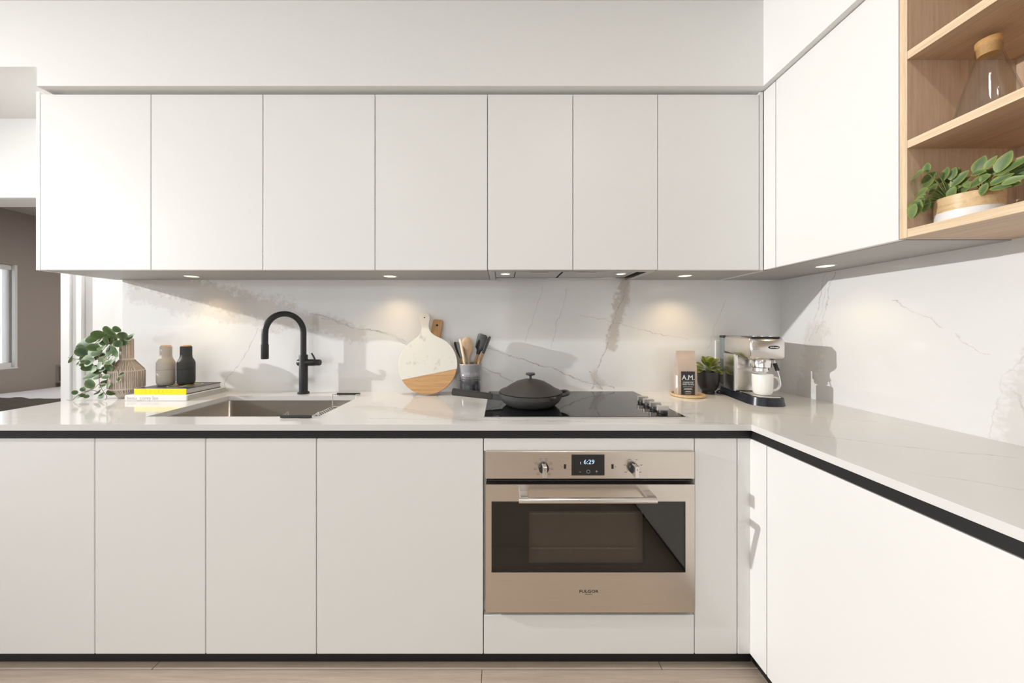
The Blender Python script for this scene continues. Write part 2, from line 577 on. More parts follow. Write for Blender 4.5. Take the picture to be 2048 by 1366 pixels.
def prism(name, outline, frame, d0, d1, mat, parent=None, bev=0.0, local=False, smooth=False):
    """outline (u,v) swept along the third axis; frame = (origin, U, V, N)"""
    o, U, V, N = [Vector(q) for q in frame]
    bm = bmesh.new()
    a = [bm.verts.new(o + U * u + V * v + N * d0) for u, v in outline]
    b = [bm.verts.new(o + U * u + V * v + N * d1) for u, v in outline]
    f0 = bm.faces.new(a[::-1]); f1 = bm.faces.new(b)
    n = len(outline)
    for i in range(n):
        bm.faces.new((a[i], a[(i + 1) % n], b[(i + 1) % n], b[i]))
    bmesh.ops.recalc_face_normals(bm, faces=bm.faces)
    if bev:
        es = list(f0.edges) + list(f1.edges)
        bmesh.ops.bevel(bm, geom=es, offset=bev, segments=2, affect='EDGES', profile=0.5, clamp_overlap=True)
    return frombm(name, bm, mat, parent, smooth, local, 50)


def text(name, s, size, loc, rot, mat, parent=None, align='CENTER', sx=1.0, local=False, bold=0.0):
    cu = bpy.data.curves.new(name, 'FONT')
    cu.body = s
    cu.size = size
    cu.align_x = align
    cu.align_y = 'CENTER'
    cu.extrude = 0.0002
    cu.offset = bold
    cu.resolution_u = 2
    o = bpy.data.objects.new(name + '_tmp', cu)
    C.objects.link(o)
    bpy.context.view_layer.update()
    dg = bpy.context.evaluated_depsgraph_get()
    me = bpy.data.meshes.new_from_object(o.evaluated_get(dg))
    bpy.data.objects.remove(o)
    me.transform(Matrix.LocRotScale(Vector(loc), Euler(rot), Vector((sx, 1, 1))))
    me.materials.clear()
    return fin(name, me, mat, parent, False, local)


def thing(name, label, cat, loc, rz=0.0, group=None):
    o = bpy.data.objects.new(name, None)
    o.empty_display_size = 0.05
    C.objects.link(o)
    o.location = loc
    o.rotation_euler = (0, 0, rz)
    return tag(o, label, cat, group)


def tag(o, label, cat, group=None):
    o['label'] = label
    o['category'] = cat
    if group:
        o['group'] = group
    return o


def struct(o, label=None):
    o['kind'] = 'structure'
    if label:
        o['label'] = label
    return o


FRONT = (PI / 2, 0, 0)      # text lying on a face that looks towards -y

# levels shared by the kitchen (metres)
ZC = 0.917      # worktop top
YW = 1.853      # back splash face
XR = 1.557      # right splash face
YD = 1.228      # base door faces
XD = 0.921      # right run door faces
YU = 1.534      # upper door faces
XU = 1.213      # right upper door faces
ZU = 1.538      # upper door bottoms
ZT = 2.350      # upper door tops
ZS = 2.365      # soffit underside
ZCE = 2.750     # ceiling

# ================================================================ STRUCTURE
fl = struct(box('floor', -6.1, 1.68, -3.6, 1.99, -0.10, -0.012, 'oak_floor'), 'light oak plank floor')
# planks of the strip in front of the cabinets, each its own board
pw, prow = 0.185, 0
plank_meshes = {}
yy = 1.42
while yy > -0.9:
    off = (prow * 0.67) % 1.9
    x = -3.2 - off
    while x < 1.66:
        x1 = min(x + 1.9, 1.67)
        a = max(x, -3.2)
        if x1 - a > 0.05:
            box('plank', a + 0.0012, x1 - 0.0012, yy - pw + 0.0012, yy - 0.0012, -0.012, 0.0, 'oak_floor', fl, 0.0012)
        x += 1.9
    yy -= pw
    prow += 1
boxes('floor_field', [(-6.1, -3.2, -3.6, 1.99, -0.012, 0.0), (-3.2, 1.68, -3.6, yy, -0.012, 0.0), (-3.2, 1.68, 1.42, 1.99, -0.012, 0.0)], 'oak_floor', fl)
struct(box('ceiling', -6.1, 1.68, -3.6, 1.99, ZCE, ZCE + 0.1, 'white_wall'), 'white ceiling')

wb = struct(boxes('wall_back', [(-2.454, 1.68, 1.875, 1.99, 0, ZCE), (-3.36, -2.454, 1.875, 1.99, 1.995, ZCE), (-6.1, -3.36, 1.875, 1.99, 0, ZCE)], 'white_wall'),
            'white back wall with a doorway')
box('backsplash_slab', -2.113, 1.577, YW, 1.875, ZC, 1.552, 'slab_back', wb)
wr = struct(box('wall_right', 1.577, 1.68, -3.6, 1.875, 0, ZCE, 'white_wall'), 'white right wall')
box('backsplash_slab', XR, 1.577, -0.6, YW, ZC, 1.552, 'slab_right', wr)
# left wall with its assumed big window opening, rear wall likewise
struct(boxes('wall_left', [(-6.2, -6.1, -3.6, -3.0, 0, ZCE), (-6.2, -6.1, 0.6, 1.99, 0, ZCE), (-6.2, -6.1, -3.0, 0.6, 0, 0.2), (-6.2, -6.1, -3.0, 0.6, 2.5, ZCE)], 'white_wall'))
struct(boxes('wall_rear', [(-6.1, -5.4, -3.6, -3.5, 0, ZCE), (0.2, 1.68, -3.6, -3.5, 0, ZCE), (-5.4, 0.2, -3.6, -3.5, 0, 0.2), (-5.4, 0.2, -3.6, -3.5, 2.5, ZCE)], 'white_wall'))


def room_window(name, axis, a0, a1, z0, z1, c0, c1, panes, label):
    """framed window; axis x: runs along x at y c0..c1, axis y: along y at x c0..c1"""
    w = 0.06
    def bb(p0, p1, q0, q1):
        return (p0, p1, c0, c1, q0, q1) if axis == 'x' else (c0, c1, p0, p1, q0, q1)
    fr = [bb(a0, a1, z0, z0 + w), bb(a0, a1, z1 - w, z1), bb(a0, a0 + w, z0 + w, z1 - w), bb(a1 - w, a1, z0 + w, z1 - w)]
    st = (a1 - a0) / panes
    for i in range(1, panes):
        fr.append(bb(a0 + st * i - w / 2, a0 + st * i + w / 2, z0 + w, z1 - w))
    o = struct(boxes(name, fr, 'trim_white'), label)
    return o


room_window('assumed_window_1', 'x', -5.4, 0.2, 0.2, 2.5, -3.58, -3.52, 4, 'assumed wide white framed window in the rear wall')  # unseen window, assumed so daylight reaches the fronts
room_window('assumed_window_2', 'y', -3.0, 0.6, 0.2, 2.5, -6.18, -6.12, 3, 'assumed wide white framed window in the left wall')  # also out of view, assumed for daylight from the left

struct(box('trim_1', -2.10, 1.577, 1.502, 1.875, ZS, ZCE, 'soffit_paint'), 'boxed white soffit above the back wall cabinets')
struct(box('trim_2', 1.1875, 1.577, -0.6, 1.502, ZS, ZCE, 'soffit_paint'), 'boxed white soffit above the right wall cabinets')
struct(box('trim_3', -6.1, -2.10, 1.502, 1.875, 2.452, ZCE, 'soffit_paint'), 'white ceiling bulkhead before the doorway')
# door casing, two steps
tr4 = struct(boxes('trim_4', [(-2.454, -2.400, 1.848, 1.875, 0, 1.995), (-3.41, -3.36, 1.848, 1.875, 0, 1.995), (-3.41, -2.400, 1.848, 1.875, 1.995, 2.045)], 'trim_white', None, 0.003), 'white casing round the doorway')
boxes('casing_back_band', [(-2.400, -2.347, 1.858, 1.875, 0, 1.995), (-3.46, -3.41, 1.858, 1.875, 0, 1.995), (-3.46, -2.347, 1.852, 1.875, 2.045, 2.058)], 'trim_white', tr4, 0.003)
boxes('jamb', [(-2.466, -2.454, 1.875, 1.99, 0, 1.995), (-3.36, -3.348, 1.875, 1.99, 0, 1.995)], 'trim_white', tr4)
struct(box('baseboard_back', -2.10, XD + 0.03, 1.264, 1.280, 0, 0.064, 'black_channel'), 'black recessed toe kick under the back run')
struct(box('baseboard_right', XD + 0.036, XD + 0.052, -0.6, 1.264, 0, 0.064, 'black_channel'), 'black recessed toe kick under the right run')

# ---- bedroom seen through the doorway
BX = -4.87
struct(boxes('wall_bedroom_left', [(BX - 0.12, BX, 1.99, 2.30, 0, 2.44), (BX - 0.12, BX, 3.34, 5.4, 0, 2.44), (BX - 0.12, BX, 2.30, 3.34, 0, 0.873), (BX - 0.12, BX, 2.30, 3.34, 1.90, 2.44)], 'shade_taupe_wall'), 'bedroom wall with shade toned in as taupe')
struct(box('wall_bedroom_far', BX - 0.12, -1.4, 5.4, 5.5, 0, 2.44, 'shade_taupe_wall'), 'bedroom wall with shade toned in as taupe')
struct(box('wall_bedroom_right', -1.5, -1.4, 1.99, 5.4, 0, 2.44, 'shade_taupe_wall'), 'bedroom wall with shade toned in as taupe')
struct(box('ceiling_bedroom', BX - 0.12, -1.4, 1.99, 5.5, 2.44, 2.54, 'bed_ceiling'), 'bedroom ceiling')
struct(box('floor_bedroom', BX - 0.12, -1.4, 1.99, 5.5, -0.1, 0.0, 'oak_floor'), 'bedroom floor')
w3 = struct(boxes('window_3', [(BX - 0.10, BX - 0.03, 2.30, 3.34, 0.873, 0.923), (BX - 0.10, BX - 0.03, 2.30, 3.34, 1.85, 1.90),
                               (BX - 0.10, BX - 0.03, 2.30, 2.35, 0.923, 1.85), (BX - 0.10, BX - 0.05, 3.305, 3.34, 0.923, 1.85)], 'trim_white', None, 0.002), 'white bedroom window')
boxes('reveal', [(BX - 0.03, BX + 0.004, 2.30, 3.345, 0.865, 0.880), (BX - 0.03, BX + 0.002, 3.325, 3.342, 0.88, 1.90)], 'trim_white', w3)
box('pane', BX - 0.07, BX - 0.065, 2.35, 3.305, 0.923, 1.85, 'window_glass', w3)
tube('stay_rod', [(BX - 0.01, 3.20, 1.83), (BX - 0.01, 3.20, 1.30)], 0.008, 'trim_white', w3, 8)
box('crank_handle', BX - 0.025, BX + 0.01, 3.18, 3.225, 1.19, 1.30, 'trim_white', w3, 0.004)

# bed under the bedroom window
bd = thing('bed', 'bed with white duvet seen through the doorway', 'bed', (-3.9, 3.2, 0))
bm = bmesh.new()
bmbox(bm, -4.86, -3.05, 2.25, 4.3, 0.0, 0.28, 0.02)
frombm('bed_base', bm, 'night_wood', bd)
bm = bmesh.new()
nx, ny = 40, 50
grid = []
for j in range(ny + 1):
    for i in range(nx + 1):
        u, v = i / nx, j / ny
        x = -4.862 + 1.82 * u; y = 2.22 + 2.1 * v
        e = min(u, 1 - u, v, 1 - v)
        z = 0.645 + 0.012 * math.sin(9 * u + 3 * v) * math.sin(7 * v + 2 * u) - 0.06 * max(0, 1 - e / 0.05) ** 2
        grid.append((x, y, z))
fs = [(j * (nx + 1) + i, j * (nx + 1) + i + 1, (j + 1) * (nx + 1) + i + 1, (j + 1) * (nx + 1) + i) for j in range(ny) for i in range(nx)]
# skirt of the duvet
rim = [i for i in range(nx + 1)] + [j * (nx + 1) + nx for j in range(1, ny + 1)] + [ny * (nx + 1) + i for i in range(nx - 1, -1, -1)] + [j * (nx + 1) for j in range(ny - 1, 0, -1)]
base_i = len(grid)
grid += [(grid[k][0], grid[k][1], 0.27) for k in rim]
for q in range(len(rim)):
    p = (q + 1) % len(rim)
    fs.append((rim[q], rim[p], base_i + p, base_i + q))
bm.free()
mk('duvet', grid, fs, 'duvet_white', bd, True)
# knitted throw lying on the duvet
V, F = [], []
nx, ny = 60, 36
for k in (0, 1):
    for j in range(ny + 1):
        for i in range(nx + 1):
            u, v = i / nx, j / ny
            x = -4.60 + 1.50 * u
            yb = 2.26
            yf = 2.70 + 0.07 * u + 0.03 * math.sin(11 * u) + 0.015 * math.sin(31 * u)
            y = yb + (yf - yb) * v
            z = 0.680 + 0.012 * math.sin(9 * u + 5 * v) + 0.006 * math.sin(60 * u) * math.sin(40 * v) + (0.016 if k else 0)
            V.append((x, y, z))
N = (nx + 1) * (ny + 1)
for j in range(ny):
    for i in range(nx):
        a = j * (nx + 1) + i
        F.append((a, a + nx + 1, a + nx + 2, a + 1))
        F.append((a + N, a + 1 + N, a + nx + 2 + N, a + nx + 1 + N))
for i in range(nx):
    F.append((i, i + 1, i + 1 + N, i + N))
    b = ny * (nx + 1) + i
    F.append((b, b + N, b + 1 + N, b + 1))
tag(mk('throw_blanket', V, F, 'throw_brown', None, True), 'dark brown knitted throw lying across the bed', 'blanket')
ns = thing('nightstand', 'small wall hung nightstand with dark wooden front beyond the bed', 'nightstand', (-4.65, 3.8, 0.672))
boxes('carcass', [(BX, -4.42, 3.63, 4.05, 0.672, 0.692), (BX, -4.42, 3.63, 4.05, 0.848, 0.868), (BX, -4.848, 3.63, 4.05, 0.692, 0.848), (-4.442, -4.42, 3.63, 4.05, 0.692, 0.848)], 'bed_ceiling', ns)
box('drawer', -4.846, -4.444, 3.645, 4.0, 0.694, 0.846, 'night_wood', ns, 0.002)

# ================================================================ KEY LAMP (assumed unseen ceiling spotlight on the left)
sp = thing('assumed_spotlight', 'assumed unseen white ceiling spotlight aimed at the kitchen', 'spotlight', (-5.27, 0.725, ZCE))  # fixture out of view, assumed as the source of the cast shadows
kp = Vector((-5.27, 0.725, 2.39))
aim = (Vector((1.5, 1.0, 1.1)) - kp).normalized()
tube('stem', [(-5.35, 0.71, ZCE), (-5.35, 0.71, 2.44)], 0.012, 'trim_white', sp, 10)
tube('housing', [kp - aim * 0.16, kp - aim * 0.012], [0.055, 0.065], 'trim_white', sp, 24)
tube('lens', [kp - aim * 0.012, kp - aim * 0.008], 0.055, 'assumed_spot_lens', sp, 24)
kl = bpy.data.lights.new('assumed_spot_beam', 'SPOT')
kl.energy = KEY_POWER
kl.color = (1.0, 0.99, 0.975)
kl.spot_size = math.radians(60)
kl.spot_blend = 1.0
kl.shadow_soft_size = 0.03
ko = bpy.data.objects.new('assumed_spot_beam', kl)
C.objects.link(ko)
ko.location = kp
ko.rotation_euler = aim.to_track_quat('-Z', 'Y').to_euler()
ko.parent = sp
ko.matrix_parent_inverse = wmat(sp).inverted()

# unseen ceiling downlights, added to lift the room's fill light
for i, (x, y) in enumerate([(-3.2, -1.6), (-1.4, -1.6), (0.4, -1.6), (-3.2, 0.0), (-1.2, 0.0), (0.55, 0.25)]):
    d = thing('fill_downlight', 'unseen round ceiling downlight added for fill', 'downlight', (x, y, ZCE), 0, 'added ceiling fill lights')
    lathe('ring', [(0.045, ZCE), (0.06, ZCE), (0.06, ZCE - 0.006), (0.045, ZCE - 0.004)], x, y, 'trim_white', d, 24)
    lathe('lens', [(0.0, ZCE - 0.002), (0.045, ZCE - 0.002)], x, y, 'led_cool', d, 24)
    l = bpy.data.lights.new('fill_beam', 'AREA')
    l.shape = 'DISK'; l.size = 0.09; l.energy = DOWN_POWER; l.color = (1.0, 0.96, 0.91)
    lo = bpy.data.objects.new('fill_beam', l); C.objects.link(lo)
    lo.location = (x, y, ZCE - 0.008); lo.parent = d; lo.matrix_parent_inverse = wmat(d).inverted()

bl = thing('bedroom_fill_light', 'unseen flush ceiling light added to brighten the bedroom', 'light', (-3.0, 3.6, 2.44))  # out of view, added to raise the bedroom's brightness
lathe('rim', [(0.16, 2.44), (0.17, 2.44), (0.17, 2.41), (0.16, 2.40)], -3.0, 3.6, 'trim_white', bl, 32)
lathe('diffuser', [(0.0, 2.402), (0.16, 2.402)], -3.0, 3.6, 'led_cool', bl, 32)
l = bpy.data.lights.new('bedroom_fill_beam', 'AREA')
l.shape = 'DISK'; l.size = 0.3; l.energy = 30.0; l.color = (1.0, 0.95, 0.90)
lo = bpy.data.objects.new('bedroom_fill_beam', l); C.objects.link(lo)
lo.location = (-3.0, 3.6, 2.395); lo.parent = bl; lo.matrix_parent_inverse = wmat(bl).inverted()

# ================================================================ BASE CABINETS
ZD0, ZD1 = 0.064, 0.861


def base_carcass(name, x0, x1, parent, y0=1.250, y1=1.872):
    t = 0.016
    return boxes('carcass', [(x0 + .001, x0 + t, y0, y1, ZD0, 0.893), (x1 - t, x1 - .001, y0, y1, ZD0, 0.893), (x0 + t, x1 - t, y0, y1, ZD0, ZD0 + t), (x0 + t, x1 - t, y1 - 0.008, y1, ZD0 + t, 0.893),
                             (x0 + .001, x1 - .001, 1.285, 1.30, 0, ZD0), (x0 + .001, x1 - .001, y1 - 0.02, y1, 0, ZD0)], 'carcass_white', parent)


G = 0.0016   # half of the joint between doors


def front(name, x0, x1, z0, z1, parent, y=YD):
    return box(name, x0 + G, x1 - G, y, y + 0.020, z0, z1, 'cabinet_white', parent, 0.0022, 2)


c = thing('base_cabinet', 'white slab base cabinet at the open end of the back run', 'cabinet', (-1.81, YD, 0))
base_carcass('a', -2.113, -1.503, c)
front('door', -2.115, -1.503, ZD0, ZD1, c)
c = thing('base_cabinet', 'white two door base cabinet under the sink and black tap', 'cabinet', (-1.093, YD, 0))
base_carcass('b', -1.503, -0.683, c)
front('door', -1.503, -1.093, ZD0, ZD1, c)
front('door', -1.093, -0.683, ZD0, ZD1, c)
c = thing('base_cabinet', 'white single door base cabinet between sink cabinet and oven', 'cabinet', (-0.374, YD, 0))
base_carcass('c', -0.683, -0.065, c)
front('door', -0.683, -0.065, ZD0, ZD1, c)
c = thing('oven_cabinet', 'white oven housing with narrow top rail and bottom drawer front', 'cabinet', (0.325, YD, 0))
base_carcass('d', -0.065, 0.716, c)
front('top_rail', -0.065, 0.716, 0.8145, ZD1, c)
front('drawer_front', -0.065, 0.716, ZD0, 0.208, c)
c = thing('base_cabinet', 'narrow white pull out cabinet beside the oven', 'cabinet', (0.796, YD, 0))
base_carcass('e', 0.716, 0.874, c)
front('door', 0.716, 0.874, ZD0, ZD1, c)
front('filler', 0.874, XD + 0.002, ZD0, ZD1, c)

c = thing('base_cabinet', 'white corner filler and wide panel of the right hand base run', 'cabinet', (XD, 0.86, 0))
box('filler', XD, XD + 0.020, 1.152 + G, YD + 0.018, ZD0, ZD1, 'cabinet_white', c, 0.0022, 2)
box('door', XD, XD + 0.020, 0.545 + G, 1.152 - G, ZD0, ZD1, 'cabinet_white', c, 0.0022, 2)
boxes('carcass', [(XD + 0.022, 1.555, 0.547, 0.563, ZD0, 0.893), (XD + 0.022, 1.555, 1.215, 1.231, ZD0, 0.893), (XD + 0.022, 1.555, 0.563, 1.215, ZD0, ZD0 + .016),
                  (1.54, 1.555, 0.563, 1.215, ZD0 + .016, 0.893), (0.98, 1.0, 0.547, 1.231, 0, ZD0), (1.535, 1.555, 0.547, 1.231, 0, ZD0)], 'carcass_white', c)
c = thing('base_cabinet', 'white base cabinet at the near end of the right run', 'cabinet', (XD, 0, 0))
box('door', XD, XD + 0.020, -0.6, 0.545 - G, ZD0, ZD1, 'cabinet_white', c, 0.0022, 2)
boxes('carcass', [(XD + 0.022, 1.555, -0.598, -0.58, ZD0, 0.893), (XD + 0.022, 1.555, 0.525, 0.543, ZD0, 0.893), (XD + 0.022, 1.555, -0.58, 0.525, ZD0, ZD0 + .016),
                  (1.54, 1.555, -0.58, 0.525, ZD0 + .016, 0.893), (0.98, 1.0, -0.598, 0.543, 0, ZD0), (1.535, 1.555, -0.598, 0.543, 0, ZD0)], 'carcass_white', c)

# black finger channel under the worktop, mitred round the corner
V = []
prof = [(0.0, 0.8948), (0.0, 0.8635), (0.012, 0.8618), (0.020, 0.872), (0.020, 0.8948)]
path = [(-2.113, 1.229, 0, 1), (XD + 0.001, 1.229, 1, 1), (XD + 0.001, -0.598, 1, 0)]
for (px, py, ix, iy) in path:
    for d, z in prof:
        V.append((px + d * ix, py + d * iy, z))
n = len(prof)
F = [(i * n + j, i * n + (j + 1) % n, (i + 1) * n + (j + 1) % n, (i + 1) * n + j) for i in range(2) for j in range(n)]
F += [tuple(range(n))[::-1], tuple(range(2 * n, 3 * n))]
tag(mk('finger_channel', V, F, 'black_channel'), 'black finger pull channel running under the worktop edge', 'channel')

# ---- worktop: L shape with the sink cut out
SX0, SX1, SY0, SY1 = -1.414, -0.727, 1.324, 1.723


def lshape(name, xs, ys, keep, z0, z1, mat, bev):
    bm = bmesh.new()
    vt = {}
    def gv(x, y, z):
        k = (round(x, 5), round(y, 5), round(z, 5))
        if k not in vt:
            vt[k] = bm.verts.new(k)
        return vt[k]
    cells = {(i, j) for i in range(len(xs) - 1) for j in range(len(ys) - 1) if keep((xs[i] + xs[i + 1]) / 2, (ys[j] + ys[j + 1]) / 2)}
    for (i, j) in cells:
        x0, x1, y0, y1 = xs[i], xs[i + 1], ys[j], ys[j + 1]
        bm.faces.new([gv(x0, y0, z1), gv(x1, y0, z1), gv(x1, y1, z1), gv(x0, y1, z1)])
        bm.faces.new([gv(x0, y1, z0), gv(x1, y1, z0), gv(x1, y0, z0), gv(x0, y0, z0)])
        for (di, dj, p, q) in ((-1, 0, (x0, y1), (x0, y0)), (1, 0, (x1, y0), (x1, y1)), (0, -1, (x0, y0), (x1, y0)), (0, 1, (x1, y1), (x0, y1))):
            if (i + di, j + dj) not in cells:
                bm.faces.new([gv(*p, z0), gv(*q, z0), gv(*q, z1), gv(*p, z1)])
    es = [e for e in bm.edges if len(e.link_faces) == 2 and e.calc_face_angle(0) > 1.2]
    bmesh.ops.bevel(bm, geom=es, offset=bev, segments=2, affect='EDGES', profile=0.5)
    return frombm(name, bm, mat, None, False)


wt = lshape('worktop', [-2.117, SX0, SX1, 0.915, XR], [-0.6, 1.213, SY0, SY1, YW],
            lambda x, y: (y > 1.213 or x > 0.915) and not (SX0 < x < SX1 and SY0 < y < SY1), 0.895, ZC, 'slab_top', 0.0012)
tag(wt, 'pale veined stone worktop running round the corner', 'worktop')

# ---- sink
sk = thing('kitchen_sink', 'undermount stainless steel sink basin', 'sink', (-1.07, 1.523, 0.665))
bm = bmesh.new()
x0, x1, y0, y1, zt, zb = SX0 + 0.012, SX1 - 0.012, SY0 + 0.010, SY1 - 0.004, 0.8945, 0.665
def rrect(x0, x1, y0, y1, r, n=5):
    out = []
    for cx, cy, a0 in ((x1 - r, y1 - r, 0), (x0 + r, y1 - r, 90), (x0 + r, y0 + r, 180), (x1 - r, y0 + r, 270)):
        for k in range(n + 1):
            a = math.radians(a0 + 90 * k / n)
            out.append((cx + r * math.cos(a), cy + r * math.sin(a)))
    return out
rings = []
for (ins, z) in ((-0.02, zt), (0.0, zt), (0.0, zb + 0.02), (0.006, zb + 0.006), (0.02, zb)):
    rings.append([bm.verts.new((x, y, z)) for x, y in rrect(x0 + ins, x1 - ins, y0 + ins, y1 - ins, 0.014)])
for a, b in zip(rings, rings[1:]):
    for i in range(len(a)):
        bm.faces.new((a[i], a[(i + 1) % len(a)], b[(i + 1) % len(a)], b[i]))
bm.faces.new(rings[-1])
frombm('basin', bm, 'sink_steel', sk, True)
lathe('drain', [(0.0, 0.668), (0.03, 0.668), (0.034, 0.671), (0.045, 0.671), (0.045, 0.6655)], -1.07, 1.58, 'chrome', sk, 24)

# ---- over-sink rack
rk = thing('sink_rack', 'chrome wire rack with dark grips hung across the sink', 'rack', (-0.80, 1.52, 0.86))
xa, xb, ya, yb = -0.862, -0.742, 1.345, 1.700
zr = 0.868
fr = [(smoothpath([(xa, ya, zr), (xa, (ya + yb) / 2, zr), (xa, yb, zr)], 2), 0.0025), ([(xb, ya, zr), (xb, yb, zr)], 0.0025), ([(xa, ya, zr), (xb, ya, zr)], 0.0025), ([(xa, yb, zr), (xb, yb, zr)], 0.0025)]
for s, y, yo in ((-1, ya, 1.300), (1, yb, 1.748)):
    for x in (xa, xb):
        fr.append(([(x, y, zr), (x, y, 0.930), (x, (y + yo) / 2, 0.9245), (x, yo, 0.9225)], 0.0022))
tubes('frame', fr, 'chrome', rk)
for k in range(20):
    y = ya + (yb - ya) * (k + 0.5) / 20
    tubes('cross_wire', [([(xa, y, zr), (xa + 0.012, y, zr - 0.012), (xb - 0.012, y, zr - 0.012), (xb, y, zr)], 0.0024)], 'chrome', rk)
for yo in (1.300, 1.748):
    tube('grip', [(xa, yo, 0.9235), (xb, yo, 0.9235)], 0.0055, 'matt_black', rk, 10)

# ---- tap
FXx, FYy = -1.065, 1.790
tp = thing('kitchen_tap', 'matt black high arc kitchen tap with side lever', 'tap', (FXx, FYy, ZC))
lathe('base_flange', [(0.0, ZC), (0.029, ZC), (0.029, ZC + 0.007), (0.026, ZC + 0.010), (0.0, ZC + 0.010)], FXx, FYy, 'matt_black', tp, 32)
lathe('body', [(0.0, ZC + 0.009), (0.0215, ZC + 0.009), (0.0215, 1.122), (0.020, 1.126), (0.0, 1.126)], FXx, FYy, 'matt_black', tp, 32)
# neck and spout: up, over and down towards the basin
ddx, ddy = -0.098, -0.155
R_ = math.hypot(ddx, ddy) / 2
pts = [(FXx, FYy, 1.115), (FXx, FYy, 1.18), (FXx, FYy, 1.245)]
for k in range(1, 20):
    a = PI * k / 20
    f = (1 - math.cos(a)) / 2
    pts.append((FXx + ddx * f, FYy + ddy * f, 1.245 + R_ * math.sin(a) * 1.07))
pts += [(FXx + ddx, FYy + ddy, 1.235), (FXx + ddx, FYy + ddy, 1.19)]
tube('neck', pts, 0.0145, 'matt_black', tp, 20)
sxp, syp = FXx + ddx, FYy + ddy
lathe('spray_head', [(0.0, 1.190), (0.0150, 1.190), (0.0165, 1.188), (0.0165, 1.120), (0.015, 1.117), (0.0, 1.117)], sxp, syp, 'matt_black', tp, 24)
zv = 1.084
tube('lever_hub', [(FXx - 0.030, FYy, zv), (FXx - 0.027, FYy, zv), (FXx + 0.06, FYy, zv), (FXx + 0.062, FYy, zv), (FXx + 0.088, FYy, zv), (FXx + 0.091, FYy, zv)], [0.015, 0.018, 0.018, 0.0165, 0.0165, 0.0145], 'matt_black', tp, 20)
tube('lever', [(FXx + 0.078, FYy - 0.012, zv - 0.008), (FXx + 0.068, FYy - 0.02, zv + 0.03), (FXx + 0.056, FYy - 0.022, zv + 0.052)], [0.0050, 0.0045, 0.004], 'matt_black', tp, 10)

# ================================================================ OVEN
ov = thing('built_in_oven', 'built in stainless steel oven with bar handle and dark window', 'oven', (0.325, YD, 0.21))
OX0, OX1, OY = -0.056, 0.707, 1.212
kk = OY / 664.0


def ox(px):
    return (px - 1002) * kk


def oz(py):
    return 1.27 - (py - 656) * kk


box('body', OX0 + 0.01, OX1 - 0.01, 1.262, 1.80, 0.225, 0.806, 'oven_dark', ov)
OT = oz(903)
pn = box('control_panel', OX0, OX1, OY, 1.2615, oz(958), OT, 'steel_x', ov, 0.0015)
# display window
box('display', ox(1143), ox(1209), OY - 0.0012, OY + 0.004, oz(951), oz(909), 'oven_dark', ov, 0.001)
text('clock_digits', '6:29', 0.0235, (ox(1178), OY - 0.0016, oz(924)), FRONT, 'digit_blue', ov, sx=1.0)
text('clock_prefix', '1', 0.0135, (ox(1161), OY - 0.0016, oz(926)), FRONT, 'digit_blue', ov)
text('minus_icon', '-', 0.018, (ox(1160), OY - 0.0016, oz(943)), FRONT, 'icon_dim', ov)
text('plus_icon', '+', 0.018, (ox(1193), OY - 0.0016, oz(943)), FRONT, 'icon_dim', ov)
cx_, cz_ = ox(1176.5), oz(943)
mk('timer_icon', [(cx_ + r * math.cos(a * PI / 10), OY - 0.0015, cz_ + r * math.sin(a * PI / 10)) for r in (0.0055, 0.0068) for a in range(20)],
   [(a, (a + 1) % 20, 20 + (a + 1) % 20, 20 + a) for a in range(20)], 'icon_dim', ov)
for px, sgn in ((1130, -1), (1225, 1)):
    box('indicator', ox(px) - 0.004, ox(px) + 0.004, OY - 0.0008, OY + 0.002, oz(937.5), oz(928.5), 'oven_dark', ov)
    if sgn < 0:
        text('indicator_arrow', '-', 0.012, (ox(1124), OY - 0.0006, oz(933)), FRONT, 'ink_black', ov)
    else:
        text('indicator_arrow', '+', 0.009, (ox(1231), OY - 0.0006, oz(934)), FRONT, 'ink_black', ov)
